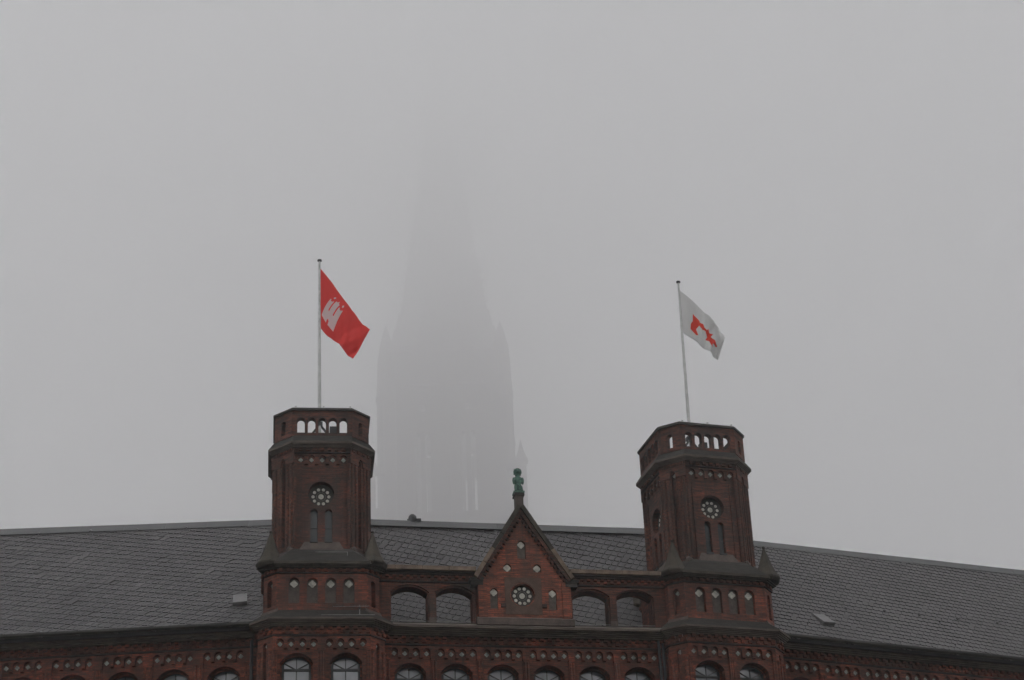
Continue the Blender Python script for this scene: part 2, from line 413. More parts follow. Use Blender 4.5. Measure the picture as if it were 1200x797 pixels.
def dentils(mb, u0, u1, y, z, w_, h, d, sp, ph=0.0, T=None, mi=0):
    n = int((u1 - u0) / sp)
    st = u0 + ((u1 - u0) - n * sp) / 2 + sp / 2 + ph
    for i in range(n):
        x = st + i * sp
        if x + w_ / 2 > u1 + 0.01: break
        mb.box(x - w_ / 2, x + w_ / 2, y - d, y + 0.01, z, z + h, mi, T)
def sweep(mb, prof, u0, u1, mi=0):
    """profile (y, z) listed from low front to top back, swept along u"""
    n = len(prof)
    vs = [(u0, y, z) for y, z in prof] + [(u1, y, z) for y, z in prof]
    fs = [(i, i + 1, i + 1 + n, i + n) for i in range(n - 1)]
    fs = [f[::-1] for f in fs]
    fs += [(n - 1, 0, n, 2 * n - 1)[::-1], tuple(range(n)), tuple(range(n, 2 * n))[::-1]]
    mb.add(vs, fs, mi)
def steps(y0, z0, y1, z1, n):
    """a stepped corbel rising outwards from (y0,z0) to (y1,z1)"""
    pts = [(y0, z0)]
    for i in range(n):
        y = y0 + (y1 - y0) * (i + 1) / n; za = z0 + (z1 - z0) * i / n; zb = z0 + (z1 - z0) * (i + 1) / n
        pts += [(y, za + 0.002), (y, zb)]
    return pts
def long_cornice(k, u0, u1, slope_top=True):
    mb = MB()
    sweep(mb, [(0.05, 25.86), (-0.04, 25.88), (-0.04, 25.93), (0.05, 25.95)], u0, u1, 0)
    prof = steps(-0.10, 26.20, -0.45, 26.46, 5) + ([(-0.45, 26.50), (-0.06, 26.70), (0.1, 26.70)] if slope_top else [(-0.42, 26.50), (0.1, 26.52)])
    sweep(mb, prof + [(0.1, 26.2)], u0, u1, 1)
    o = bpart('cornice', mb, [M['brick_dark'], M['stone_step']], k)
    dm = MB()
    dentils(dm, u0, u1, 0.0, 26.10, 0.14, 0.10, 0.11, 0.29)
    dentils(dm, u0, u1, 0.0, 25.975, 0.14, 0.10, 0.07, 0.29, 0.145)
    d = obj('dentils', dm, M['brick'], o, kind='stuff', label='rows of small brick dentils under the cornice')
    return o
long_cornice('C', -6.0, 6.0)
long_cornice('L', -26.9, -7.3, False)
long_cornice('R', 8.9, 28.6, False)
for k, u0, u1 in (('L', -26.9, -8.9), ('R', 9.4, 28.6)):
    mb = MB()
    sweep(mb, [(-0.38, 26.50), (-0.52, 26.505), (-0.60, 26.55), (-0.62, 26.62), (-0.58, 26.63), (-0.50, 26.55), (-0.36, 26.56)], u0, u1)
    bpart('gutter', mb, M['zinc_green'], k)

# downpipes in the angles beside the towers
def downpipe(k, u, y, z1=26.2):
    mb = MB(); p = Vector((u, y, 12.0))
    mb.tube((u, y, 12), (u, y, z1 - 0.25), 0.055, n=8); mb.tube((u, y, z1 - 0.25), (u, y + 0.1, z1 + 0.2), 0.055, n=8)
    for z in (24.2, 25.2): mb.tube((u, y, z), (u, y, z + 0.05), 0.075, n=8)
    bpart('downpipe', mb, M['iron'], k)
downpipe('L', -9.53, -0.10); downpipe('C', 4.83, -0.12); downpipe('C', 4.99, -0.10)

# ------------------------------------------------------------------ attic screen with open arches (slates show through)
def attic(u0, u1, arches):
    mb = MB()
    mb.plate(rect(u0, u1, 26.66, 28.64), [arch(c, 0.655, 26.74, 27.86, 0.25, 12) for c in arches], 0.10, 0.64)
    mb.plate(rect(u0, u1, 26.66, 28.64), [arch(c, 0.70, 26.74, 27.88, 0.28, 12) for c in arches], 0.0, 0.10)
    o = bpart('attic_screen', mb, M['brick_shaft'], 'C')
    for c in [(arches[0] + arches[1]) / 2]:
        b = MB(); b.box(c - 0.13, c + 0.13, -0.05, 0.0, 26.72, 26.93); obj('impost_block', b, M['stone_pink'], o)
    # plain recessed pilaster strip over the pier, string courses, dentils
    b = MB()
    sweep(b, [(0.0, 28.22), (-0.05, 28.24), (-0.05, 28.29), (0.0, 28.31)], u0, u1, 0)
    sweep(b, steps(-0.06, 28.50, -0.18, 28.64, 2) + [(-0.05, 28.64)], u0, u1, 0)
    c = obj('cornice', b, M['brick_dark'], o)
    dm = MB()
    dentils(dm, u0, u1, 0.0, 28.42, 0.12, 0.08, 0.10, 0.25); dentils(dm, u0, u1, 0.0, 28.33, 0.12, 0.08, 0.06, 0.25, 0.125)
    obj('dentils', dm, M['brick'], o, kind='stuff', label='fine brick dentils under the tan coping')
    # coping stones with their own joints
    n = max(1, round((u1 - u0) / 1.0)); L_ = (u1 - u0) / n
    for i in range(n):
        b = MB(); a0, a1 = u0 + i * L_ + 0.006, u0 + (i + 1) * L_ - 0.006; dz = random.uniform(-.006, .006)
        sweep(b, [(-0.24, 28.655 + dz), (-0.25, 28.80 + dz), (0.30, 28.98 + dz), (0.72, 28.82 + dz), (0.72, 28.645 + dz)], a0, a1)
        obj('coping_stone', b, M['stone_tan'], o)
    # iron rail and flashing strip on the sill
    b = MB(); b.tube((u0 + 0.05, 0.02, 26.80), (u1 - 0.05, 0.02, 26.80), 0.009, n=6)
    obj('sill_rail', b, M['light_metal'], o)
    b = MB(); sweep(b, [(-0.05, 26.70), (-0.05, 26.73), (0.55, 26.76), (0.55, 26.70)], u0, u1); obj('sill', b, M['stone_dark'], o)
attic(-5.6, -1.72, [-4.11, -2.49]); attic(1.72, 5.6, [2.46, 4.09])
for x0, x1 in ((-5.6, -4.82), (4.80, 5.6)):   # short return walls tying the screen to the towers
    b = MB(); b.box(x0, x1, 0.502, 1.9, 26.66, 28.62); bpart('return_wall', b, M['brick'], 'C')

# ------------------------------------------------------------------ middle gable
def rosette(parent, cx, y, cz, ring=0.285, r=0.062, rc=0.105, disc=0.40, squash=1.0):
    b = MB()
    b.plate(circle(cx, cz, disc, 24), [circle(cx + ring * cos(2 * pi * i / 10 + pi / 2 + pi / 10), cz + ring * sin(2 * pi * i / 10 + pi / 2 + pi / 10), r * 0.9, 8) for i in range(10)] + [circle(cx, cz, rc * 0.9, 12)], y, y + 0.06)
    b.plate([p for p in circle(cx, cz, 0.175, 20)], [circle(cx, cz, 0.15, 20)], y - 0.012, y)
    o = obj('rose_window', b, M['rose_iron'], parent)
    for i in range(10):
        a = 2 * pi * i / 10 + pi / 2 + pi / 10
        d = MB(); d.plate(circle(cx + ring * cos(a), cz + ring * sin(a), r, 10), [], y - 0.004, y + 0.05)
        obj('rose_light', d, M['pale_bright'], o)
    d = MB(); d.plate(circle(cx, cz, rc, 14), [], y - 0.01, y + 0.05); obj('rose_light', d, M['pale_bright'], o)
    sp = MB()
    for i in range(20):
        a = 2 * pi * i / 20; sp.blob((cx + 0.165 * cos(a), y - 0.012, cz + 0.165 * sin(a)), (0.013, 0.012, 0.013), 6)
    obj('rose_beads', sp, M['pale'], o, kind='stuff', label='ring of tiny beads')
    return o
def gable():
    g = -0.25; u = -0.05
    tri = [(-1.68, 26.86), (1.68, 26.86), (1.68, 28.28), (1.50, 28.48), (u + 0.06, 30.95), (u - 0.06, 30.95), (-1.56, 28.48), (-1.68, 28.28)]
    mb = MB()
    lays = [(-1.11, 0.14, 27.22, 27.86), (1.02, 0.14, 27.22, 27.86), (-0.59, 0.145, 28.64, 28.80), (0.50, 0.145, 28.64, 28.80), (u, 0.155, 29.15, 29.70)]
    holes = [arch(c, hw, z0, zs, hw, 8) for c, hw, z0, zs in lays]
    rose = circle(-0.07, 27.77, 0.43, 28)
    mb.plate(tri, holes + [rose], g, g + 0.12)
    mb.plate(tri, [circle(-0.07, 27.77, 0.40, 28)], g + 0.12, g + 0.26, 0)
    mb.plate(tri, [], g + 0.26, g + 0.75, 0)
    # raised frame round the rose and side piers
    mb.plate(rect(-0.72, 0.62, 27.02, 28.42), [circle(-0.07, 27.77, 0.46, 28)], g - 0.02, g, 1)
    for x in (-1.68, 1.36): mb.box(x, x + 0.32, g - 0.06, g, 26.86, 28.28, 0)
    o = bpart('gable', mb, [M['brick_gable'], M['plaster_red']], 'C')
    for c, hw, z0, zs in lays:
        b = MB(); b.plate(arch(c, hw, z0, zs, hw, 8), [], g + 0.10, g + 0.118); obj('niche_back', b, M['plaster'], o)
        obj('quatrefoil', Q_BIG, None, o, (c + 0.0, g + 0.068, zs + 0.0))
    for c in (-0.76 - 0.02, 0.70):  # small square blocks beside the niches
        b = MB(); b.box(c - 0.09, c + 0.09, g - 0.05, g, 27.28, 27.42); obj('corbel_block', b, M['brick_dark'], o)
    rosette(o, -0.07, g + 0.14, 27.77)
    b = MB(); b.box(-1.76, 1.76, g - 0.10, g + 0.7, 26.60, 26.84)
    sweep(b, [(g - 0.10, 26.84), (g - 0.02, 26.90), (g + 0.1, 26.90), (g + 0.1, 26.84)], -1.76, 1.76)
    obj('plinth', b, M['stone_pink'], o)
    # sloping copings: brick corbel course below, stone slab above, kneelers at the feet
    for s in (-1, 1):
        foot = Vector((s * 1.72 + u * 0.5, 28.32)); top = Vector((u, 31.10)); d = (top - foot).normalized(); nrm = Vector((-d.y, d.x)) * (1 if s > 0 else -1)
        if nrm.x * s < 0: nrm = -nrm
        L_ = (top - foot).length; nst = 5
        for i in range(nst):
            a, bq = L_ * i / nst + 0.006, L_ * (i + 1) / nst - 0.006
            p = [foot + d * a - nrm * 0.02, foot + d * bq - nrm * 0.02, foot + d * bq + nrm * 0.13, foot + d * a + nrm * 0.13]
            c = MB(); c.plate([(q.x, q.y) for q in p], [], g - 0.26 + random.uniform(-.006, .006), g + 0.95)
            obj('coping_stone', c, M['stone_moss'] if i > 1 else M['stone_tan'], o)
        c = MB()
        p = [foot - nrm * 0.13, top - nrm * 0.13 + Vector((0, -0.05)), top - nrm * 0.022, foot - nrm * 0.022]
        c.plate([(q.x, q.y) for q in p], [], g - 0.17, g + 0.7, 0)
        oc = obj('corbel_course', c, M['brick_shaft'], o)
        c = MB(); n = 15
        for i in range(n):
            a = foot + d * (L_ * 0.93 * (i + 0.5) / n + 0.02) - nrm * 0.13
            for (wd, dp, off) in ((0.045, 0.10, 0.0),):
                q = [a - d * wd - nrm * 0.11, a + d * wd - nrm * 0.11, a + d * wd, a - d * wd]
                c.plate([(t_.x, t_.y) for t_ in q], [], g - 0.11, g + 0.0)
        obj('dentils', c, M['brick_shaft'], oc, kind='stuff', label='stepped brick dentils along the gable slope')
    for s in (-1, 1):
        c = MB(); x0 = s * 1.50 if s > 0 else -1.98; c.box(x0, x0 + 0.48, g - 0.12, g + 0.7, 28.22, 28.36); c.box(x0 + 0.05 * (s < 0), x0 + 0.43 + 0.05 * (s < 0), g - 0.08, g + 0.6, 28.08, 28.22)
        obj('kneeler', c, M['stone_dark'], o)
    c = MB(); c.plate([(u - 0.2, 30.85), (u + 0.2, 30.85), (u + 0.145, 31.2), (u + 0.145, 31.62), (u - 0.145, 31.62), (u - 0.145, 31.2)], [], g - 0.08, g + 0.24)
    obj('apex_pier', c, M['stone_pink'], o)
    c = MB(); c.box(u - 0.19, u + 0.19, g - 0.13, g + 0.29, 31.60, 31.66); c.box(u - 0.165, u + 0.165, g - 0.10, g + 0.26, 31.66, 31.71)
    obj('pier_cap', c, M['stone_dark'], o)
    # little slate saddle roof running back from the gable into the main roof
    c = MB(); vs = [(-1.66, 0.4, 28.25), (1.60, 0.4, 28.25), (u, 0.4, 30.9), (-1.66, 1.8, 28.25), (1.60, 1.8, 28.25), (u, 4.2, 30.9)]
    c.add(vs, [(0, 1, 2), (0, 2, 5, 3), (1, 4, 5, 2), (3, 5, 4), (0, 3, 4, 1)])
    obj('saddle_roof', c, M['slate'][2], o)
    return g, u
g_, u_ = gable()

# copper figure on the apex
def statue():
    p = wpt('C', u_ , g_ + 0.08, 31.712)
    st = thing('copper_statue', 'small green weathered copper figure standing on the peak of the middle gable', 'statue', p, TH['C'])
    b = MB()
    b.blob((0, 0.02, 0.28), (0.145, 0.12, 0.22), 14)          # haunches and belly
    b.blob((0, 0.0, 0.54), (0.195, 0.15, 0.17), 14)          # chest and mane
    b.blob((0, 0.0, 0.72), (0.085, 0.085, 0.10), 12)
    b.blob((0, -0.02, 0.88), (0.155, 0.14, 0.15), 14)       # head in its mane
    b.blob((0, -0.14, 0.84), (0.062, 0.075, 0.055), 10)      # muzzle
    for s in (-1, 1):
        b.blob((s * 0.105, 0.0, 0.975), (0.035, 0.03, 0.04), 8)
        b.blob((s * 0.165, -0.07, 0.50), (0.055, 0.06, 0.15), 10)   # forelegs to the shield
        b.blob((s * 0.10, -0.10, 0.18), (0.06, 0.08, 0.13), 10)    # thighs
        b.blob((s * 0.115, -0.15, 0.075), (0.055, 0.10, 0.05), 8)   # paws
    for a in range(9):
        t_ = a * 2 * pi / 9; b.blob((0.125 * cos(t_), 0.0, 0.86 + 0.125 * sin(t_)), (0.04, 0.09, 0.04), 7)
    b.blob((0.10, 0.12, 0.22), (0.03, 0.05, 0.16), 8)
    body = obj('body', b, M['copper'], st, smooth=True)
    r = body.modifiers.new('join', 'REMESH'); r.mode = 'VOXEL'; r.voxel_size = 0.011; r.use_smooth_shade = True
    b = MB(); b.plate([(-0.09, 0.56), (-0.095, 0.36), (0, 0.25), (0.095, 0.36), (0.09, 0.56)], [], -0.185, -0.155); obj('shield', b, M['copper'], st)
    b = MB(); b.box(-0.20, 0.20, -0.2, 0.18, 0, 0.06); b.box(-0.14, 0.14, -0.17, 0.15, 0.045, 0.08); obj('base', b, M['copper'], st)
statue()

# ------------------------------------------------------------------ towers
def octa(A, c): return [(-(A - c), -A), (A - c, -A), (A, -(A - c)), (A, A - c), (A - c, A), (-(A - c), A), (-A, A - c), (-A, -(A - c))]
T22 = math.tan(radians(22.5))
def faceT(A, c, k):
    """mapping for octagon face k (0 front, 1 front-right chamfer, 2 right ...): (s, depth, z) -> tower xyz; returns (fn, half width)"""
    a = k * pi / 4; main = (k % 2 == 0)
    dist = A if main else (2 * A - c) / sqrt(2); hw = (A - c) if main else c / sqrt(2)
    nx, ny = sin(a), -cos(a); tx, ty = cos(a), sin(a)
    def fn(s_, d, z):
        if s_ >= hw - 1e-5: s_ = s_ - d * T22
        elif s_ <= -hw + 1e-5: s_ = s_ + d * T22
        return (nx * (dist - d) + tx * s_, ny * (dist - d) + ty * s_, z)
    return fn, hw
def ring(mb, prof, c0, mi=0, slope=2 - sqrt(2)):
    """sweep (A, z) profile round the octagon; the chamfer grows with A so all faces keep parallel; c0=(A,c)"""
    k = len(prof); vs = []
    for A, z in prof: vs += [(x, y, z) for x, y in octa(A, c0[1] + (A - c0[0]) * slope)]
    fs = [(j * 8 + i, j * 8 + (i + 1) % 8, (j + 1) * 8 + (i + 1) % 8, (j + 1) * 8 + i) for j in range(k - 1) for i in range(8)]
    fs += [tuple(range(8))[::-1], tuple(range((k - 1) * 8, k * 8))]
    mb.add(vs, fs, mi)
def rsteps(a0, z0, a1, z1, n): return [(y, z) for y, z in steps(a0, z0, a1, z1, n)]

def tower(pos, rz, first):
    loc = Vector(pos) - BASE
    # ---- lowest storey
    A, c = 2.20, 0.52
    mb = MB(); zlow = 22.6; hw = 0.135
    mb.prism(octa(A - 0.02, c), 0, zlow - 0.3)
    mb.prism(octa(A - 0.68, 0.2), zlow - 0.3, 26.2)
    for k in range(8):
        T, h = faceT(A, c, k)
        if k % 2 == 0:
            holes = []
            for cx in (-0.855, 0.835):
                ph = 0.385 * 1.5 + hw + 0.012
                pts = [(cx - ph, zlow), (cx + ph, zlow), (cx + ph, 25.42)]
                for i in range(4):
                    x = cx + 0.385 * (1.5 - i)
                    pts += [(x + hw, 25.44)] + [(x + hw * cos(pi * j / 8), 25.66 + hw * sin(pi * j / 8)) for j in range(9)] + [(x - hw, 25.44)]
                pts += [(cx - ph, 25.42)]
                holes.append(pts)
            mb.plate(rect(-h, h, zlow - 0.3, 26.2), holes, 0, 0.14, 0, T)
            w1 = [arch(cx, 0.56, 22.9, 24.98, 0.34) for cx in (-0.855, 0.835)]
            T2, h2 = faceT(A - 0.14, c - 0.14 * 0.586, k)
            mb.plate(rect(-h2, h2, zlow - 0.3, 26.2), w1, 0, 0.32, 0, T2)
            w2 = [arch(cx, 0.50, 22.9, 25.0, 0.28) for cx in (-0.855, 0.835)]
            T3, h3 = faceT(A - 0.46, c - 0.46 * 0.586, k)
            mb.plate(rect(-h3, h3, zlow - 0.3, 26.2), w2, 0, 0.20, 0, T3)
        else:
            mb.plate(rect(-h, h, zlow - 0.3, 26.2), [arch(0, 0.085, zlow, 25.62, 0.085, 6)], 0, 0.14, 0, T)
            T2, h2 = faceT(A - 0.14, c - 0.14 * 0.586, k)
            mb.plate(rect(-h2, h2, zlow - 0.3, 26.2), [], 0, 0.1, 0, T2)
            # corner shafts with a little ring
            for s_ in (-h * 0.72, h * 0.72):
                x, y, _ = T(s_, -0.01, 0); mb.prism([(x + 0.07 * cos(a * pi / 4), y + 0.07 * sin(a * pi / 4)) for a in range(8)], zlow, 25.36)
                mb.prism([(x + 0.09 * cos(a * pi / 4), y + 0.09 * sin(a * pi / 4)) for a in range(8)], 25.33, 25.40)
    # pilaster strips beside the windows
    for k in (0, 2, 6):
        T, h = faceT(A, c, k)
        for x in (-h + 0.08, -0.01, h - 0.08):
            mb.box(x - 0.07, x + 0.07, -0.045, 0.0, 25.33, 25.40, 0, T)
            for dx in (-0.038, 0.038): mb.prism([(x + dx - 0.034, 0.0), (x + dx - 0.024, -0.028), (x + dx + 0.024, -0.028), (x + dx + 0.034, 0.0)], zlow, 25.33, 0, lambda a, b, z, T=T: T(a, b, z))
    base = obj('tower_base', mb, M['brick'], bld, loc, rz)
    for k in (0, 2, 6):
        T, h = faceT(A, c, k)
        for cx in (-0.855, 0.835):
            for i in range(4):
                p = T(cx + 0.385 * (i - 1.5), 0.095, 25.615); q = obj('quatrefoil', Q_SMALL, None, base, p, k * pi / 4)
            p = Vector(T(cx, 0.52, 25.25)); R = Matrix.Rotation(rz, 3, 'Z')
            if k == 0 or (k == 6): place_window(loc + R @ p, rz + k * pi / 4)
    for k in (1, 7):
        T, h = faceT(A, c, k); obj('quatrefoil', Q_SMALL, None, base, T(0, 0.10, 25.62), k * pi / 4)
    # ---- cornice over it and sloping ledge
    mb = MB(); c0 = (2.2, 0.52)
    ring(mb, [(2.18, 25.86), (2.24, 25.88), (2.24, 25.93), (2.18, 25.95)], c0, 0)
    ring(mb, rsteps(2.26, 26.20, 2.50, 26.44, 5) + [(2.50, 26.47), (2.2, 26.47)], c0, 1)
    # weathering slope up to the second storey
    c2 = (2.03, 0.46)
    lp = []
    for i in range(6): a_ = 2.48 - 0.07 * i; z = 26.475 + 0.068 * i; lp += [(a_, z), (a_ - 0.02, z + 0.05), (a_ - 0.07, z + 0.068)]
    vs = [(x, y, z) for a_, z in lp for x, y in octa(a_, 0.68 - (2.48 - a_) * 0.14)]; k_ = len(lp)
    mb.add(vs, [(j * 8 + i, j * 8 + (i + 1) % 8, (j + 1) * 8 + (i + 1) % 8, (j + 1) * 8 + i) for j in range(k_ - 1) for i in range(8)] + [tuple(range((k_ - 1) * 8, k_ * 8))], 2)
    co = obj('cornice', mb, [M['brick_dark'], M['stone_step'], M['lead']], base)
    dm = MB()
    for k in range(8):
        T, h = faceT(2.20, 0.52, k)
        dentils(dm, -h, h, 0.0, 26.10, 0.14, 0.10, 0.11, 0.29, 0, T); dentils(dm, -h, h, 0.0, 25.975, 0.14, 0.10, 0.07, 0.29, 0.145, T)
    obj('dentils', dm, M['brick'], base, kind='stuff', label='brick dentils round the tower foot')
    # pinkish stone stops at the chamfers
    for k in (1, 7):
        T, h = faceT(2.24, 0.62, k); b = MB()
        vs = [T(-h - .06, 0, 26.52), T(h + .06, 0, 26.52), T(h * 0.75, 0.26, 27.10), T(-h * 0.75, 0.26, 27.10), T(-h - .06, 0.5, 26.52), T(h + .06, 0.5, 26.52)]
        b.add(vs, [(0, 1, 2, 3), (0, 3, 4), (1, 5, 2), (3, 2, 5, 4), (0, 4, 5, 1)]); obj('corner_stop', b, M['stone_pink'], base)
    # ---- second storey
    A, c = 2.03, 0.46
    mb = MB(); mb.prism(octa(A - 0.19, c - 0.11), 26.6, 28.5)
    for k in range(8):
        T, h = faceT(A, c, k)
        if k % 2 == 0: mb.plate(rect(-h, h, 26.6, 28.5), [arch(cx, 0.195, 27.14, 27.90, 0.195, 8) for cx in (-0.97, -0.33, 0.31, 0.95)], 0, 0.19, 0, T)
        else: mb.plate(rect(-h, h, 26.6, 28.5), [arch(0, 0.12, 27.06, 27.92, 0.12, 6)], 0, 0.19, 0, T)
    mid = obj('tower_middle', mb, M['brick'], bld, loc, rz)
    for k in (0, 1, 2, 6, 7):
        T, h = faceT(A, c, k)
        for cx in ((-0.97, -0.33, 0.31, 0.95) if k % 2 == 0 else (0,)):
            w_ = 0.19 if k % 2 == 0 else 0.115
            b = MB(); b.plate(arch(cx, w_, 27.14, 27.90, w_, 8), [], 0.165, 0.182, 0, T)
            if k != 1 and k != 7: obj('niche_back', b, M['plaster'], mid)
            if not (k == 1): obj('quatrefoil', Q_BIG if k % 2 == 0 else Q_SMALL, None, mid, T(cx, 0.12, 27.895), k * pi / 4)
    # ---- its cornice, skirt roof and corner pinnacles
    mb = MB(); c0 = (2.03, 0.46)
    ring(mb, [(2.0, 28.22), (2.07, 28.24), (2.07, 28.29), (2.0, 28.30)], c0, 0)
    pr_ = rsteps(2.10, 28.42, 2.29, 28.55, 3) + [(2.29, 28.62), (2.0, 28.62)]; vs = []
    for a_, z in pr_:
        cc = 0.46 + (a_ - 2.03) * 0.55; q = a_ - cc
        vs += [(x, y, z) for x, y in ((-q, -a_), (q, -a_), (a_, -q), (2.031, -q + 0.30), (2.031, 2.03), (-2.031, 2.03), (-2.031, -q + 0.30), (-a_, -q))]
    mb.add(vs, [(j * 8 + i, j * 8 + (i + 1) % 8, (j + 1) * 8 + (i + 1) % 8, (j + 1) * 8 + i) for j in range(len(pr_) - 1) for i in range(8)] + [tuple(range(8))[::-1], tuple(range((len(pr_) - 1) * 8, len(pr_) * 8))], 1)
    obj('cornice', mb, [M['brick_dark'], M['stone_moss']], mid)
    dm = MB()
    for k in range(8):
        T, h = faceT(2.03, 0.46, k); dentils(dm, -h, h, 0.0, 28.31, 0.13, 0.10, 0.09, 0.26, 0, T)
    obj('dentils', dm, M['brick'], mid, kind='stuff', label='brick dentils under the skirt roof')
    b = MB(); vs = [(x, y, 28.62) for x, y in ((-1.67, -2.27), (1.67, -2.27), (2.27, -1.67), (2.05, -1.35), (2.05, 2.0), (-2.05, 2.0), (-2.05, -1.35), (-2.27, -1.67))] + [(x, y, 29.10) for x, y in ((-1.15, -1.95), (1.15, -1.95), (1.95, -1.15), (1.9, -1.0), (1.9, 1.85), (-1.9, 1.85), (-1.9, -1.0), (-1.95, -1.15))] + [(x, y, 29.32) for x, y in ((-0.98, -1.70), (0.98, -1.70), (1.70, -0.98), (1.70, -0.9), (1.70, 1.7), (-1.70, 1.7), (-1.70, -0.9), (-1.70, -0.98))]
    b.add(vs, [(j * 8 + i, j * 8 + (i + 1) % 8, (j + 1) * 8 + (i + 1) % 8, (j + 1) * 8 + i) for j in range(2) for i in range(8)] + [tuple(range(16, 24))])
    obj('skirt_roof', b, M['lead'], mid)
    for sx, sy in ((-1, -1), (1, -1), (-1, 1), (1, 1)):
        b = MB(); cx, cy = sx * 1.80, sy * 1.80
        b.lathe([(0.46, 28.50), (0.52, 28.60), (0.52, 28.66), (0.40, 28.84), (0.27, 29.15), (0.15, 29.50), (0.06, 29.78), (0.045, 29.84), (0.0, 29.90)], 8, cx, cy)
        pn = obj('pinnacle', b, M['stone_moss'], mid)
        b = MB(); b.blob((cx, cy, 29.90), (0.06, 0.06, 0.06), 8); obj('finial', b, M['stone_dark'], pn, smooth=True)
    # ---- shaft
    A, c = 1.74, 0.74
    mb = MB(); zb, zt = 29.0, 33.45
    mb.prism(octa(A - 0.55, c - 0.32), zb, zt)
    for k in range(8):
        T, h = faceT(A, c, k)
        if k % 2 == 0:
            ph = 0.91
            pts = [(-ph, 29.30), (ph, 29.30), (ph, 32.56)]
            for i in range(5):
                x = 0.385 * (2 - i)
                pts += [(x + hw, 32.58)] + [(x + hw * cos(pi * j / 8), 32.80 + hw * sin(pi * j / 8)) for j in range(9)] + [(x - hw, 32.58)]
            pts += [(-ph, 32.56)]
            mb.plate(rect(-h, h, zb, zt), [pts], 0, 0.10, 0, T)
            T2, h2 = faceT(A - 0.10, c - 0.0586, k)
            holes = [circle(-0.03, 31.46, 0.47, 24), arch(-0.28, 0.125, 29.62, 30.74, 0.125, 8), arch(0.24, 0.125, 29.62, 30.74, 0.125, 8)]
            mb.plate(rect(-h2, h2, zb, zt), holes, 0, 0.30, 0, T2)
        else:
            mb.plate(rect(-h, h, zb, zt), [arch(0, 0.085, 29.45, 32.76, 0.085, 6)], 0, 0.16, 0, T)
            T2, h2 = faceT(A - 0.16, c - 0.16 * 0.586, k); mb.plate(rect(-h2, h2, zb, zt), [], 0, 0.1, 0, T2)
            for s_ in (-0.40, -0.22, 0.22, 0.40):
                x, y, _ = T(s_, -0.01, 0); mb.prism([(x + 0.066 * cos(a * pi / 4), y + 0.066 * sin(a * pi / 4)) for a in range(8)], 29.35, 32.60)
        if k % 2 == 0:
            for x in (-0.965, 0.965): mb.box(x - 0.03, x + 0.03, -0.04, 0, 29.4, 32.62, 0, T)
            # vertical rolls dividing the panel
            for x in (-0.76, 0.74): mb.box(x - 0.04, x + 0.04, 0.05, 0.10, 29.3, 32.42, 0, T)
    sh = obj('tower_shaft', mb, M['brick_shaft'], bld, loc, rz)
    for k in (0, 2, 6):
        T, h = faceT(A, c, k)
        for i in range(5): obj('quatrefoil', Q_SMALL, None, sh, T(0.385 * (i - 2), 0.068, 32.765), k * pi / 4)
        for cx in (-0.28, 0.24):
            b = MB(); b.plate(arch(cx, 0.13, 29.6, 30.74, 0.13, 8), [], 0.27, 0.30, 0, T); l = obj('lancet_window', b, M['glass_dark'], sh)
            b = MB(); b.box(cx - 0.125, cx + 0.125, 0.255, 0.27, 30.16, 30.19, 0, T); b.box(cx - 0.14, cx + 0.14, 0.04, 0.26, 29.56, 29.62, 0, T); obj('glazing_bar', b, M['frame'], l)
    for k in (1, 7):
        T, h = faceT(A, c, k); obj('quatrefoil', Q_SMALL, None, sh, T(0, 0.12, 32.76), k * pi / 4)
    for k in (0, 6):
        T, h = faceT(A, c, k); a = k * pi / 4
        r = rosette(sh, -0.03, 0.0, 31.43, 0.285, 0.060, 0.10, 0.47)
        r.location = Matrix.Rotation(a, 3, 'Z') @ Vector((0, -A + 0.33, 0)); r.rotation_euler = (0, 0, a)
        # stone shelf below the lancets
        b = MB(); vs = [T(-0.80, -0.06, 29.22), T(0.80, -0.06, 29.22), T(0.62, 0.10, 29.60), T(-0.62, 0.10, 29.60), T(-0.80, 0.11, 29.22), T(0.80, 0.11, 29.22)]
        b.add(vs, [(0, 1, 2, 3), (0, 3, 4), (1, 5, 2), (0, 4, 5, 1)]); obj('stone_shelf', b, M['stone_pink'], sh)
    # bases of the corner shafts
    for k in (1, 7, 3, 5):
        T, h = faceT(A, c, k)
        for s_ in (-0.36, 0.36):
            x, y, _ = T(s_, 0.0, 0); b = MB()
            b.prism([(x + 0.17 * cos(a * pi / 4 + .39), y + 0.17 * sin(a * pi / 4 + .39)) for a in range(8)], 29.12, 29.30, poly2=[(x + 0.16 * cos(a * pi / 4 + .39), y + 0.16 * sin(a * pi / 4 + .39)) for a in range(8)])
            b.prism([(x + 0.15 * cos(a * pi / 4 + .39), y + 0.15 * sin(a * pi / 4 + .39)) for a in range(8)], 29.30, 29.42, poly2=[(x + 0.07 * cos(a * pi / 4 + .39), y + 0.07 * sin(a * pi / 4 + .39)) for a in range(8)])
            obj('shaft_foot', b, M['stone_pink'], sh)
    # ---- collar: string course, projecting corbel, sloping ledge
    mb = MB(); c0 = (1.74, 0.74)
    ring(mb, [(1.72, 32.98), (1.80, 33.00), (1.80, 33.04), (1.72, 33.06)], c0, 0)
    ring(mb, rsteps(1.80, 33.20, 1.95, 33.36, 4) + [(1.95, 33.42)], c0, 1)
    ring(mb, [(1.945, 33.42), (1.76, 33.70), (1.4, 33.70)], c0, 2)
    for k in (1, 3, 5, 7):
        T, h = faceT(1.80, 0.775, k)
        mb.plate([(-h, 32.62), (-0.11, 32.62), (-0.11, 32.80)] + [(0.11 * cos(a_), 32.80 + 0.11 * sin(a_)) for a_ in (pi * 0.75, pi / 2, pi / 4)] + [(0.11, 32.80), (0.11, 32.62), (h, 32.62), (h, 33.21), (-h, 33.21)], [], 0, 0.12, 3, T)
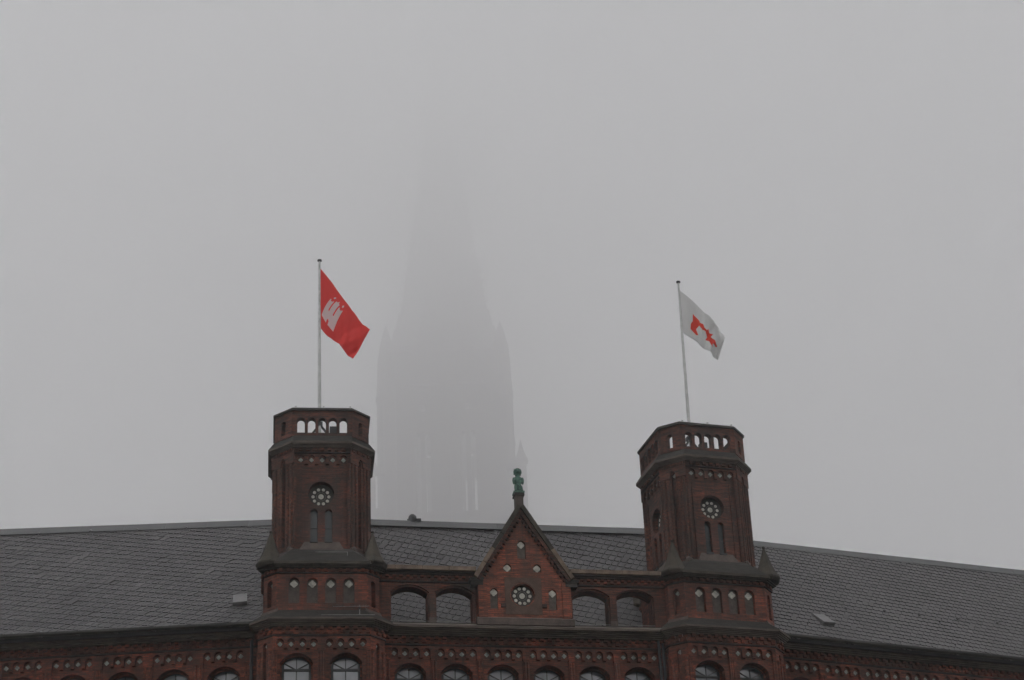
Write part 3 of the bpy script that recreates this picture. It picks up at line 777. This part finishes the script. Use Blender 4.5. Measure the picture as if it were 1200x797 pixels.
    obj('cornice', mb, [M['brick_dark'], M['stone_step'], M['lead'], M['brick_shaft']], sh)
    dm = MB()
    for k in range(0, 8):
        T, h = faceT(1.74, 0.74, k); dentils(dm, -h, h, 0.0, 33.08, 0.13, 0.10, 0.10, 0.26, 0, T)
    obj('dentils', dm, M['brick_shaft'], sh, kind='stuff', label='blackened dentils under the tower ledge')
    # ---- open parapet
    A, c = 1.72, 0.62
    mb = MB()
    for k in range(8):
        T, h = faceT(A, c, k)
        if k % 2 == 0: holes = [arch(0.385 * i, 0.138, 33.84, 34.29, 0.138, 8) for i in range(-2, 3)]
        else: holes = [arch(0, 0.105, 33.84, 34.30, 0.105, 6)]
        mb.plate(rect(-h, h, 33.70, 34.72), holes, 0, 0.24, 0, T)
        if k % 2 == 0:   # raised heads over the openings
            for i in range(-2, 3):
                a_ = arch(0.385 * i, 0.17, 34.20, 34.29, 0.17, 8)[1:] ; b_ = arch(0.385 * i, 0.138, 34.20, 34.29, 0.138, 8)[1:]
                mb.plate(a_ + [(0.385 * i - 0.17, 34.2), (0.385 * i - 0.138, 34.2)] + b_[::-1], [], -0.02, 0.0, 1, T)
    pr = obj('parapet', mb, [M['brick_shaft'], M['brick_dark']], bld, loc, rz)
    # coping stones, one per face
    for k in range(8):
        T, h = faceT(1.78, c + 0.035, k)
        b = MB(); vs = [T(-h, 0, 34.72), T(h, 0, 34.72), T(-h, 0, 34.80), T(h, 0, 34.80)] + [T(-h, 0.10, 34.87), T(h, 0.10, 34.87), T(-h, 0.32, 34.87), T(h, 0.32, 34.87), T(-h, 0.32, 34.72), T(h, 0.32, 34.72)]
        b.add(vs, [(0, 1, 3, 2), (2, 3, 5, 4), (4, 5, 7, 6), (6, 7, 9, 8), (1, 0, 8, 9), (0, 2, 4, 6, 8), (1, 9, 7, 5, 3)])
        obj('coping_stone', b, M['stone_dark'], pr)
    for k, s_ in ((0, -0.97), (0, 0.05), (0, 1.02)):
        T, h = faceT(1.78, c + 0.035, k); x, y, z = T(s_, 0.05, 34.83); b = MB(); b.box(x - 0.03, x + 0.03, y - 0.03, y + 0.03, z, z + 0.07); obj('lightning_clip', b, M['pole'], pr)
    # flat roof inside the parapet
    b = MB(); b.prism(octa(1.50, 0.55), 33.45, 33.60); obj('tower_roof', b, M['zinc'], pr)
    return base, mid, sh, pr, loc
T1 = (Vector((-7.2825, 70.0, 0)), radians(7.182)); T2 = (Vector((6.7042, 72.792, 0)), radians(17.317))
tw1 = tower(T1[0], T1[1], True)
tw2 = tower(T2[0], T2[1], False)

# conduit on the skirt roof and rail on the ledge of the left tower
b = MB(); b.tube((-0.23, -2.16, 29.0), (0.89, -2.16, 29.0), 0.011, n=6); b.tube((0.89, -2.16, 29.0), (0.89, -2.2, 28.84), 0.014, n=6); obj('cable_conduit', b, M['light_metal'], tw1[1])
b = MB(); b.tube((-0.03, -2.42, 26.57), (1.83, -2.42, 26.57), 0.011, n=6); obj('cable_conduit', b, M['light_metal'], tw1[0])

# aerial on the ledge
ap = Matrix.Rotation(T1[1], 3, 'Z') @ Vector((1.30, -2.36, 0)) + T1[0]
an = thing('tv_antenna', 'small metal aerial with short rods standing on the ledge of the left tower', 'antenna', (ap.x, ap.y, 26.53), T1[1])
b = MB(); b.tube((0, 0, 0), (0, 0, 0.42), 0.016, n=6); obj('mast', b, M['light_metal'], an)
b = MB(); b.tube((-0.92, 0.02, 0.37), (0.34, -0.02, 0.37), 0.010, n=6); obj('boom', b, M['light_metal'], an)
for i, (x, l) in enumerate([(-0.86, .14), (-0.72, .13), (-0.58, .12), (-0.2, .12), (-0.1, .12), (0.05, .12), (0.2, .14), (0.3, .16)]):
    b = MB(); b.tube((x - 0.10, -l, 0.37 + 0.02 * (i % 2)), (x + 0.10, l, 0.37 + 0.02 * (i % 2)), 0.006, n=5); obj('rod', b, M['iron'], an)
b = MB(); b.tube((0, -0.03, 0.30), (0, 0.03, 0.30), 0.045, n=10); obj('clamp', b, M['iron'], an)

# ------------------------------------------------------------------ roofs with single slates
ZR = 33.0
def wl(P0, P1, x): t = (x - P0[0]) / (P1[0] - P0[0]); return Vector((x, P0[1] + (P1[1] - P0[1]) * t, ZR))
ridgeL = ((-20.2, 74.19), (-9.78, 74.42)); ridgeC = ((-5.65, 74.87), (4.95, 77.02)); ridgeR = ((9.73, 78.95), (21.5, 83.65))
specs = {
    'L': dict(F0=wpt('L', -26.6, -0.46, 26.52), F1=wpt('L', -7.2, -0.46, 26.52), R0=wl(*ridgeL, -26.6), R1=wl(*ridgeL, -7.3), k=-0.27, w=0.25, h=0.36),
    'C': dict(F0=wpt('C', -6.9, 1.35, 26.60), F1=wpt('C', 6.9, 1.35, 26.60), R0=wl(*ridgeC, -7.3), R1=wl(*ridgeC, 7.0), k=-0.29, w=0.25, h=0.36),
    'R': dict(F0=wpt('R', 7.6, -0.46, 26.52), F1=wpt('R', 28.2, -0.46, 26.52), R0=wl(*ridgeR, 7.0), R1=wl(*ridgeR, 27.0), k=-0.15, w=0.25, h=0.345),
}
SL_W, SL_H = 0.285, 0.395
def slate_shape(w_, h):
    H = h * 1.28; sk = 0.34
    base = [(0.015, 0.07), (0.07, 0.012), (0.16 * w_ / .285, 0.0), (w_ - 0.012, 0.03), (w_ - 0.002, 0.12), (w_ - 0.004 + sk * (H - 0.12), H), (0.006 + sk * (H - 0.07), H)]
    v = []
    for x, y in base: v.append((x, y, 0.028 * (1 - y / H) + 0.007))
    n = len(base); v += [(x, y, -0.004) for x, y in base]
    f = [tuple(range(n))] + [((i + 1) % n, i, i + n, (i + 1) % n + n) for i in range(n)]
    return v, f
camp = Vector((0, 0, 1.6))
Mi = cam.matrix_world.inverted()
def in_view(p):
    q = Mi @ p
    if q.z > -1: return False
    x = q.x / -q.z * 72.71 / 18; y = q.y / -q.z * 72.71 / 18
    return abs(x) < 1.0 and abs(y) < 0.665
cand = []; joined = MB()
roofs = {}
for key, S in specs.items():
    F0, F1, R0, R1 = S['F0'], S['F1'], S['R0'], S['R1']
    def P(s_, t_, F0=F0, F1=F1, R0=R0, R1=R1): return (F0.lerp(F1, s_)).lerp(R0.lerp(R1, s_), t_)
    Lu = (F1 - F0).length; Lv = ((R0 - F0).length + (R1 - F1).length) / 2
    # deck: front skin as a fine strip, plus back slope and ends
    mb = MB(); n = 24; back = Vector((F1 - F0).normalized().cross(Vector((0, 0, 1)))) * -1
    vs = []
    for i in range(n + 1):
        s_ = i / n; f = P(s_, 0); r = P(s_, 1); bk = f + (r - f).dot(back) * 2 * back
        vs += [tuple(f - Vector((0, 0, .02))), tuple(r - Vector((0, 0, .02))), (bk.x, bk.y, f.z), (f.x, f.y, f.z - 0.15), (bk.x, bk.y, f.z - 0.15)]
    fs = []
    for i in range(n):
        a, b_ = i * 5, (i + 1) * 5
        fs += [(a, b_, b_ + 1, a + 1), (a + 1, b_ + 1, b_ + 2, a + 2), (a + 3, b_ + 3, b_, a), (a + 2, b_ + 2, b_ + 4, a + 4), (a + 4, b_ + 4, b_ + 3, a + 3)]
    fs += [(0, 1, 2, 4, 3), (n * 5 + 3, n * 5 + 4, n * 5 + 2, n * 5 + 1, n * 5)]
    mb.add([Vector(v) - BASE for v in vs], fs)
    ro = obj('roof', mb, M['deck'], bld, (0, 0, 0)); roofs[key] = ro
    # slates
    w_, h, k = S['w'], S['h'], S['k']; kx = 1 / sqrt(1 + k * k)
    rows = int((Lv + abs(k) * Lu) / h) + 3
    base_r = int(-2)
    for r in range(base_r, rows):
        i = -2
        while True:
            du = (i + 0.5 * (r % 2)) * w_ + random.uniform(-.006, .006); i += 1
            # walk along a row that falls to the right
            U = du * kx + r * h * 0.34 * 0; V = r * h + k * (U - (0 if k >= 0 else 0)) 
            if U > Lu + 0.2: break
            Uc, Vc = U + w_ / 2 + 0.1, V + h * 0.6
            if V < -0.10 or Vc > Lv - 0.06 or Uc < 0 or Uc > Lu: continue
            if V < 0.0: pass
            s_, t_ = U / Lu, V / Lv
            o_ = P(s_, t_); du_ = (P(s_ + 0.01, t_) - o_).normalized(); dv_ = (P(s_, t_ + 0.01) - o_).normalized()
            nn = du_.cross(dv_).normalized(); dv_ = nn.cross(du_)
            ax = (du_ * kx + dv_ * (k * kx)).normalized(); ay = nn.cross(ax)
            tilt = random.uniform(-0.012, 0.012) if random.random() > 0.02 else random.uniform(0.03, 0.06)
            if random.random() < 0.012: ax = (ax + ay * random.uniform(-.14, .14)).normalized(); ay = nn.cross(ax)
            mt = Matrix((ax, (ay + nn * tilt).normalized(), nn)).transposed().to_4x4(); mt.translation = o_ + nn * random.uniform(0, 0.005)
            # keep clear of the towers' inside and the gable
            c_ = o_ + ax * 0.15 + ay * 0.25
            inside = False
            for (tp, tr) in (T1, T2):
                q = Matrix.Rotation(-tr, 3, 'Z') @ (Vector((c_.x, c_.y, 0)) - tp)
                if abs(q.x) < 1.45 and abs(q.y) < 1.45: inside = True
            if inside: continue
            cand.append((key, mt, random.choices((0, 1, 2, 3, 4), (50, 30, 18, 1.2, 2.2))[0], w_, h, (c_ - camp).length, in_view(c_)))
vis = [i for i, c_ in enumerate(cand) if c_[0] == 'L' and c_[6] and c_[1].translation.x < -9.2]
vis.sort(key=lambda i: cand[i][5]); single = set(vis[:300])
SM = {}
for i, (key, mt, mi, w_, h, dist, iv) in enumerate(cand):
    v, f = slate_shape(w_, h)
    if i in single:
        kk = (key, mi)
        if kk not in SM: s_ = MB(); s_.add(v, f); SM[kk] = s_.mesh('slate', M['slate'][mi], uv=False)
        o = bpy.data.objects.new('slate', SM[kk]); C.objects.link(o); o.parent = roofs[key]
        q = mt.copy(); q.translation = mt.translation - BASE; o.matrix_local = q
    else:
        joined.add([mt @ Vector(p) - BASE for p in v], f, mi)
obj('slates', joined, M['slate'], bld, (0, 0, 0), uv=False, kind='stuff', label='dark grey overlapping roof slates laid in falling rows')
# ridge caps, in lengths
for key, S in specs.items():
    R0, R1 = S['R0'], S['R1']; d = R1 - R0; L_ = d.length; d = d.normalized(); nrm = Vector((-d.y, d.x, 0)); n = int(L_ / 1.6)
    for i in range(n):
        a = R0 + d * (i * L_ / n + 0.004); b2 = R0 + d * ((i + 1) * L_ / n - 0.004); dz = random.uniform(0, 0.008)
        mb = MB(); prof = [(-0.34, -0.29), (-0.30, -0.235), (-0.05, 0.075), (0.05, 0.075), (0.30, -0.235), (0.34, -0.29)]
        vs = []
        for q in (a, b2):
            for y, z in prof: vs.append(tuple(q + nrm * y + Vector((0, 0, z + dz)) - BASE))
        kk = len(prof); fs = [(j, j + kk, j + 1 + kk, j + 1) for j in range(kk - 1)] + [(kk - 1, 2 * kk - 1, kk, 0), tuple(range(kk)), tuple(range(kk, 2 * kk))[::-1]]
        mb.add(vs, fs); obj('ridge_cap', mb, M['zinc'], roofs[key])

def on_roof(key, x_world, t_, lift=0.0):
    S = specs[key]; F0, F1, R0, R1 = S['F0'], S['F1'], S['R0'], S['R1']
    lo, hi = 0.0, 1.0
    for _ in range(40):
        mid = (lo + hi) / 2; p = F0.lerp(F1, mid).lerp(R0.lerp(R1, mid), t_)
        if p.x < x_world: lo = mid
        else: hi = mid
    p = F0.lerp(F1, mid).lerp(R0.lerp(R1, mid), t_); a = (F1 - F0).normalized(); b2 = (R0.lerp(R1, mid) - F0.lerp(F1, mid)).normalized(); nn = a.cross(b2).normalized(); b2 = nn.cross(a)
    m4 = Matrix((a, b2, nn)).transposed().to_4x4(); m4.translation = p + nn * lift
    return m4
def attach(o, key, m4):
    q = m4.copy(); q.translation = m4.translation - BASE; o.parent = roofs[key]; o.matrix_local = q
def hatch(key, x, t_, turn=0.0):
    b = MB(); vs = [(-0.25, -0.45, 0.0), (0.25, -0.45, 0.0), (0.25, 0.42, 0.0), (-0.25, 0.42, 0.0), (-0.25, -0.45, 0.15), (0.25, -0.45, 0.15), (0.25, 0.42, 0.05), (-0.25, 0.42, 0.05)]
    b.add(vs, [(0, 3, 2, 1), (4, 5, 6, 7), (0, 1, 5, 4), (1, 2, 6, 5), (2, 3, 7, 6), (3, 0, 4, 7)])
    o = obj('roof_hatch', b, M['hatch']); attach(o, key, on_roof(key, x, t_, 0.02) @ Matrix.Rotation(turn, 4, 'Z'))
def hook(key, x, t_, big=1.0):
    b = MB(); b.blob((0, 0, 0.05), (0.055 * big, 0.07 * big, 0.05 * big), 8); b.box(-0.015, 0.015, -0.12, 0.14, 0.02, 0.035)
    o = obj('roof_hook', b, M['hatch']); attach(o, key, on_roof(key, x, t_, 0.02))

# flagpoles -------------------------------------------------------------
def flagpole(tw, rz, z0, z1, x0, x1, label, strut_side):
    R = Matrix.Rotation(rz, 3, 'Z'); p = tw + R @ Vector((x0, 0, 0))
    t = thing('flagpole', label, 'flagpole', (p.x, p.y, z0), rz, 'flagpoles on the two tower tops')
    b = MB(); n = 10; dx = x1 - x0
    zs = [0, 1.2, 3.0, 5.0, z1 - z0]
    for a, c_ in zip(zs[:-1], zs[1:]):
        H = z1 - z0; b.tube((dx * a / H, 0, a), (dx * c_ / H, 0, c_), 0.068 - 0.03 * a / H, 0.068 - 0.03 * c_ / H, 10)
    obj('shaft', b, M['pole'], t, smooth=False)
    b = MB(); b.lathe([(0.03, z1 - z0), (0.085, z1 - z0 + 0.02), (0.085, z1 - z0 + 0.07), (0.03, z1 - z0 + 0.09)], 10, dx, 0); obj('truck', b, M['iron'], t)
    b = MB(); b.tube((dx * .03 - 0.09, -0.055, 1.0), (dx - 0.05, -0.03, z1 - z0 - 0.1), 0.006, n=4); obj('halyard', b, M['pole'], t)
    b = MB(); b.box(-0.15, 0.10, -0.11, 0.11, 1.32, 1.46); b.box(-0.3, 0.3, -0.3, 0.3, 0, 0.05); obj('clamp', b, M['iron'], t)
    for s_ in (-1, 1):
        b = MB(); b.tube((0, 0, 1.38), (s_ * 0.95, -0.55 * 0.3, 0.05), 0.045, n=6); obj('strut', b, M['iron'], t)
    b = MB(); b.box(0.36, 0.62, -0.2, 0.1, 0.02, 1.22); obj('winch_box', b, M['iron'], t)
    return t
flagpole(T1[0], T1[1], 33.6, 42.02, -0.05, -0.088, 'white flagpole on the left tower, carrying the red flag', 1)
flagpole(T2[0], T2[1], 33.6, 41.92, 0.0, 0.086, 'white flagpole on the right tower, carrying the white flag', 1)

# flags: a cloth surface between a top and a bottom edge, with folds ----------
def spline(pts, s_):
    n = len(pts) - 1; x = min(max(s_, 0), 1) * n; i = min(int(x), n - 1); t_ = x - i
    p0 = pts[max(i - 1, 0)]; p1 = pts[i]; p2 = pts[i + 1]; p3 = pts[min(i + 2, n)]
    return tuple(0.5 * (2 * p1[j] + (p2[j] - p0[j]) * t_ + (2 * p0[j] - 5 * p1[j] + 4 * p2[j] - p3[j]) * t_ ** 2 + (3 * p1[j] - p0[j] - 3 * p2[j] + p3[j]) * t_ ** 3) for j in (0, 1))
class Cloth:
    def __init__(s, top, bot, fold): s.top, s.bot, s.fold = top, bot, fold
    def __call__(s, a, t_, off=0.0):
        A_ = spline(s.top, a); B_ = spline(s.bot, a)
        x = B_[0] + (A_[0] - B_[0]) * t_; z = B_[1] + (A_[1] - B_[1]) * t_
        return (x, s.fold(a, t_) + off, z)
def flag(name, cl, mat, tw, label, z0):
    ns, ntt = 56, 32; b = MB(); vs = [cl(i / ns, j / ntt) for i in range(ns + 1) for j in range(ntt + 1)]
    vs = [(x, y, z - z0) for x, y, z in vs]
    fs = [(i * (ntt + 1) + j, (i + 1) * (ntt + 1) + j, (i + 1) * (ntt + 1) + j + 1, i * (ntt + 1) + j + 1) for i in range(ns) for j in range(ntt)]
    b.add(vs, fs)
    t = thing('flag', label, 'flag', (tw.x, tw.y, z0), 0.15)
    o = obj('cloth', b, mat, t, smooth=True)
    sm = o.modifiers.new('hem', 'SOLIDIFY'); sm.thickness = 0.006; sm.offset = 0
    return t
def patch(t, name, cl, polys, mat, z0, quad=None, xz=False):
    """flat print sewn on both faces of the cloth: polygons in (s,t) subdivided and laid 5 mm off the surface"""
    b = MB()
    for poly in polys:
        tris = [[poly[i] for i in tr] for tr in tessellate_polygon([[Vector((p[0], p[1], 0)) for p in poly]])]
        for _ in range(3):
            nt_ = []
            for a, c_, d in tris:
                ac = ((a[0] + c_[0]) / 2, (a[1] + c_[1]) / 2); cd = ((c_[0] + d[0]) / 2, (c_[1] + d[1]) / 2); da = ((a[0] + d[0]) / 2, (a[1] + d[1]) / 2)
                nt_ += [(a, ac, da), (ac, c_, cd), (da, cd, d), (ac, cd, da)]
            tris = nt_
        for tr in tris:
            for off in (-0.009, 0.009):
                vs = []
                for p in tr:
                    if quad:
                        (x, y) = p; q0, q1, q2, q3 = quad
                        p = tuple((q0[j] * (1 - x) + q1[j] * x) * (1 - y) + (q3[j] * (1 - x) + q2[j] * x) * y for j in (0, 1))
                    if xz: X, Yd, Z = inv(cl, *p, off)
                    else: X, Yd, Z = cl(p[0], p[1], off)
                    vs.append((X, Yd, Z - z0))
                b.add(vs, [(0, 1, 2)])
    return obj(name, b, mat, t)
def inv(cl, x, z, off):
    s_, t_ = 0.5, 0.5
    for _ in range(25):
        X, Y, Z = cl(s_, t_); e = 1e-3
        Xs, _, Zs = cl(s_ + e, t_); Xt, _, Zt = cl(s_, t_ + e)
        a, b_, c_, d = (Xs - X) / e, (Xt - X) / e, (Zs - Z) / e, (Zt - Z) / e
        det = a * d - b_ * c_ or 1e-6; ex, ez = x - X, z - Z
        s_ += max(-.2, min(.2, (d * ex - b_ * ez) / det)); t_ += max(-.2, min(.2, (-c_ * ex + a * ez) / det)); s_ = min(max(s_, 0), 0.998); t_ = min(max(t_, 0), 0.998)
    X, Y, Z = cl(s_, t_, off); return (x, Y, z)
f1 = Cloth([(-0.06, 41.72), (0.35, 41.10), (0.99, 40.10), (1.48, 39.37), (1.83, 38.88)], [(-0.05, 39.10), (0.20, 38.74), (0.59, 38.40), (0.79, 38.08), (1.18, 37.70)],
           lambda a, t: a * (0.10 * sin(7.5 * a + 3.0 * t) + 0.07 * sin(15 * a - 5 * t + 1) + 0.028 * sin(31 * a + 9 * t) + 0.016 * sin(52 * a - 16 * t)) - 0.25 * a)
fl1 = flag('flag', f1, M['flag_red'], T1[0], 'red flag with a white three-towered castle, flying from the left tower', 37.7)
castle = [[(0, 0), (0.43, 0), (0.43, 0.12), (0.5, 0.18), (0.57, 0.12), (0.57, 0), (1, 0), (1, 0.42), (0, 0.42)],
          [(0.0, 0.42), (0.29, 0.42), (0.29, 0.86), (0.22, 0.86), (0.22, 0.80), (0.07, 0.80), (0.07, 0.86), (0.0, 0.86)],
          [(0.71, 0.42), (1.0, 0.42), (1.0, 0.86), (0.93, 0.86), (0.93, 0.80), (0.78, 0.80), (0.78, 0.86), (0.71, 0.86)],
          [(0.36, 0.42), (0.64, 0.42), (0.64, 0.96), (0.56, 0.96), (0.5, 1.08), (0.44, 0.96), (0.36, 0.96)]]
def star(cx, cy, r): return [(cx + r * (1 if i % 2 == 0 else 0.5) * cos(i * pi / 6 + .1), cy + r * (1 if i % 2 == 0 else 0.5) * sin(i * pi / 6 + .1)) for i in range(12)]
castle += [star(0.145, 1.02, 0.085), star(0.86, 1.02, 0.085)]
patch(fl1, 'castle_emblem', f1, castle, M['emblem_white'], 37.7, quad=((0.07, 0.24), (0.375, 0.15), (0.475, 0.82), (0.305, 0.78)))
f2 = Cloth([(0.09, 41.61), (0.50, 41.16), (1.01, 40.61), (1.42, 40.01), (1.70, 39.33)], [(0.11, 39.62), (0.54, 39.30), (0.87, 38.88), (1.17, 38.69), (1.42, 38.47)],
           lambda a, t: a * (0.10 * sin(8 * a + 3.4 * t + .6) + 0.08 * sin(17 * a - 6 * t) + 0.028 * sin(33 * a + 10 * t) + 0.016 * sin(55 * a - 15 * t)) + 0.26 * max(0, a - 0.72) * (1.3 - t) * 2 - 0.2 * a)
fl2 = flag('flag', f2, M['flag_white'], T2[0], 'white flag with a red emblem, flying from the right tower', 38.4)
def px2(p):
    X, Y = p[0] / 7.586 + 785, p[1] / 7.586 + 325
    return (0.10 + 0.035 * (X - 796.2) - 0.0033 * (Y - 339.5), 41.61 - 0.0383 * (Y - 339.5))
em = [[(203, 335), (262, 402), (256, 446), (230, 474), (250, 530), (232, 526), (186, 462), (188, 420), (203, 395)],
      [(248, 404), (292, 430), (308, 478), (286, 486), (262, 452), (250, 434)],
      [(300, 458), (326, 478), (324, 498), (298, 482)],
      [(340, 464), (352, 496), (382, 514), (362, 532), (390, 566), (418, 622), (405, 630), (380, 600), (374, 604), (374, 634), (350, 582), (314, 564), (330, 542), (314, 496)]]
patch(fl2, 'red_emblem', f2, [[px2(p) for p in q] for q in em], M['emblem_red'], 38.4, xz=True)

# roof fittings
hatch('L', -10.12, 0.228, 0.13); hatch('R', 11.22, 0.205, 0.06)
for x in (-18.6, -16.6, -14.8, -12.9): hook('L', x, 0.955, 1.2 if x == -16.6 else 0.8)
for x, t_ in ((12.35, 0.345), (13.95, 0.36), (15.4, 0.36), (17.0, 0.36), (18.7, 0.36), (20.2, 0.36)): hook('R', x, t_, 1.3)
for x in (-4.0 + 3.0, 2.4, 5.4): hook('C', x, 0.93, 0.8)
for x in (-17.9, -16.9): hook('L', x, 0.02, 1.0)
b = MB(); vp = Vector((-4.22, 75.20, 33.05)) - BASE
b.lathe([(0.16, vp.z - 0.05), (0.16, vp.z + 0.10), (0.17, vp.z + 0.14), (0.15, vp.z + 0.24), (0.09, vp.z + 0.31), (0.0, vp.z + 0.33)], 12, vp.x, vp.y)
b.box(vp.x - 0.20, vp.x + 0.34, vp.y - 0.12, vp.y + 0.12, vp.z + 0.0, vp.z + 0.10)
obj('roof_vent', b, M['iron'], roofs['C'])

# body of the building behind the street front
for k, u0, u1 in (('L', -26.9, -7.2), ('C', -6.9, 6.9), ('R', 8.0, 28.6)):
    mb = MB(); mb.box(u0, u1, 0.9, 11.6, 0, 26.3); bpart('rear_block', mb, M['brick_dark'], k)

# ------------------------------------------------------------------ church tower in the fog
def church():
    cx, cy = -7.35, 201.5
    t = thing('church_tower', 'tall gothic church tower with stone spire, dissolving into the fog behind the roof', 'church tower', (cx, cy, 0))
    H = 6.45; b = MB()
    b.box(-H, H, -H, H, 0, 82.5)
    for k in range(4):
        a = k * pi / 2
        def T(s_, d, z, a=a): x, y = s_, -(H - d); return (x * cos(a) - y * sin(a), x * sin(a) + y * cos(a), z)
        holes = []
        for c_ in (-2.35, 2.35):
            for dx in (-0.50, 0.50): holes.append(arch(c_ + dx, 0.27, 84.2, 92.5, 0.8, 6))
            holes.append(circle(c_, 96.0, 0.42, 10))
        b.plate(rect(-H, H, 82.5, 103.2), holes, 0, 1.1, 0, T)
        for x in (-5.6, 0, 5.6):
            b.box(x - 0.45, x + 0.45, -0.7, 0, 80, 99, 0, T)
        b.box(-H - .2, H + .2, -0.35, 0.2, 102.6, 103.3, 0, T); b.box(-H - .2, H + .2, -0.35, 0.2, 82.0, 82.6, 0, T)
    obj('belfry', b, M['church'], t)
    for k in range(4):   # wimperg gables over the belfry windows
        a = k * pi / 2
        for c_ in (-2.35, 2.35):
            g = MB()
            def T(s_, d, z, a=a): x, y = s_, -(H + 0.5 - d); return (x * cos(a) - y * sin(a), x * sin(a) + y * cos(a), z)
            g.plate([(c_ - 1.9, 98.6), (c_ + 1.9, 98.6), (c_, 105.4)], [], 0, 0.7, 0, T)
            obj('gable', g, M['church'], t)
    for sx in (-1, 1):
        for sy in (-1, 1):
            g = MB(); x, y = sx * 6.1, sy * 6.1      # corner buttress with pinnacle
            g.prism([(x + 1.0 * cos(a * pi / 4 + .39), y + 1.0 * sin(a * pi / 4 + .39)) for a in range(8)], 0, 97)
            g.lathe([(1.15, 97), (1.15, 97.6), (1.0, 98), (0.95, 101.5), (0.7, 103.5), (0.4, 105), (0.0, 106.2)], 8, x, y)
            obj('corner_pinnacle', g, M['church'], t)
            g = MB(); x, y = sx * 7.75, sy * 7.75    # outer turret, free-standing above the flank
            g.prism([(x + 0.55 * cos(a * pi / 4 + .39), y + 0.55 * sin(a * pi / 4 + .39)) for a in range(8)], 0, 88.6)
            g.lathe([(0.7, 88.6), (0.7, 89.0), (0.3, 90.0), (0.0, 91.3)], 8, x, y)
            g.box(x - 1.5 if sx > 0 else x, x if sx > 0 else x + 1.5, y - 0.3, y + 0.3, 88.0, 88.8); g.box(x - 1.5 if sx > 0 else x, x if sx > 0 else x + 1.5, y - 0.3, y + 0.3, 60, 84.2)
            obj('outer_turret', g, M['church'], t)
    g = MB(); P8 = lambda q: [(q / cos(pi / 8) * cos(a * pi / 4 + pi / 8), q / cos(pi / 8) * sin(a * pi / 4 + pi / 8)) for a in range(8)]
    g.prism(P8(6.3), 103.3, 107.6, poly2=P8(5.5)); g.prism(P8(5.1), 107.5, 112.8, poly2=P8(4.2)); obj('octagon_stage', g, M['church'], t)
    for k in range(8):   # pinnacles round the foot of the spire
        a = k * pi / 4 + pi / 8; x, y = 5.35 * cos(a), 5.35 * sin(a); g = MB()
        g.lathe([(0.45, 103), (0.42, 107.2), (0.5, 107.4), (0.35, 107.8), (0.0, 110.0)], 6, x, y); obj('spire_pinnacle', g, M['church'], t)
    g = MB(); Rz = lambda z: max(0.12, (146.8 - z) * 0.1275) / cos(pi / 8)
    zs = [103.2 + i * 2.6 for i in range(17)]
    for z0, z1 in zip(zs[:-1], zs[1:]):
        r0, r1 = Rz(z0), Rz(z1)
        for k in range(8):
            a0, a1 = k * pi / 4 + pi / 8, (k + 1) * pi / 4 + pi / 8
            p = [Vector((r0 * cos(a0), r0 * sin(a0), z0)), Vector((r0 * cos(a1), r0 * sin(a1), z0)), Vector((r1 * cos(a1), r1 * sin(a1), z1)), Vector((r1 * cos(a0), r1 * sin(a0), z1))]
            def T(s_, d, q, p=p):
                lo = p[0].lerp(p[1], s_); hi = p[3].lerp(p[2], s_); v = lo.lerp(hi, q); n_ = (p[1] - p[0]).cross(p[3] - p[0]).normalized(); return tuple(v - n_ * d)
            g.plate([(0, 0), (1, 0), (1, 1), (0, 1)], [circle(0.5, 0.5, 0.13, 8)] if z0 > 125 else [], 0, 0.3, 0, T)
    g.lathe([(0.3, 144.5), (0.6, 145), (0.2, 145.6), (0.15, 147), (0, 147.3)], 8)
    sp = obj('spire', g, M['church'], t)
    ck = MB()
    for k in range(8):
        a = k * pi / 4 + pi / 8
        for i in range(30):
            z = 104 + i * 1.35; r = Rz(z) + 0.12; ck.box(-0.11, 0.11, -0.11, 0.11, 0, 0.3, 0, lambda x, y, q, r=r, a=a, z=z: (r * cos(a) + x, r * sin(a) + y, z + q))
    obj('crockets', ck, M['church'], sp, kind='stuff', label='stone crockets along the spire edges')
church()

# ------------------------------------------------------------------ ground and fog
g = MB(); g.add([(-800, -800, 0), (800, -800, 0), (800, 800, 0), (-800, 800, 0)], [(0, 1, 2, 3)])
obj('ground', g, M['ground'], kind='structure')
# thin even haze round the street and building; above it the closed low cloud that swallows the church tower
def fog(name, box, density, label):
    b = MB(); b.box(*box); m_ = bpy.data.materials.new(name); m_.use_nodes = True; t = m_.node_tree; t.nodes.clear()
    om = t.nodes.new('ShaderNodeOutputMaterial'); pv = t.nodes.new('ShaderNodeVolumePrincipled')
    pv.inputs['Color'].default_value = (0.99, 0.99, 0.993, 1); pv.inputs['Anisotropy'].default_value = 0.8
    pv.inputs['Density'].default_value = density; t.links.new(pv.outputs[0], om.inputs['Volume'])
    return obj(name, b, m_, kind='stuff', uv=False, label=label)
fog('haze', (-820, 820, -820, 820, -1, 42.4), 0.0006, 'thin grey haze over the street and round the building')
fog('low_cloud', (-820, 820, -820, 820, 42.6, 96), 0.017, 'low grey cloud closing in round the church belfry')
fog('low_cloud', (-820, 820, -820, 820, 96.2, 165), 0.036, 'denser upper cloud that hides the church spire')
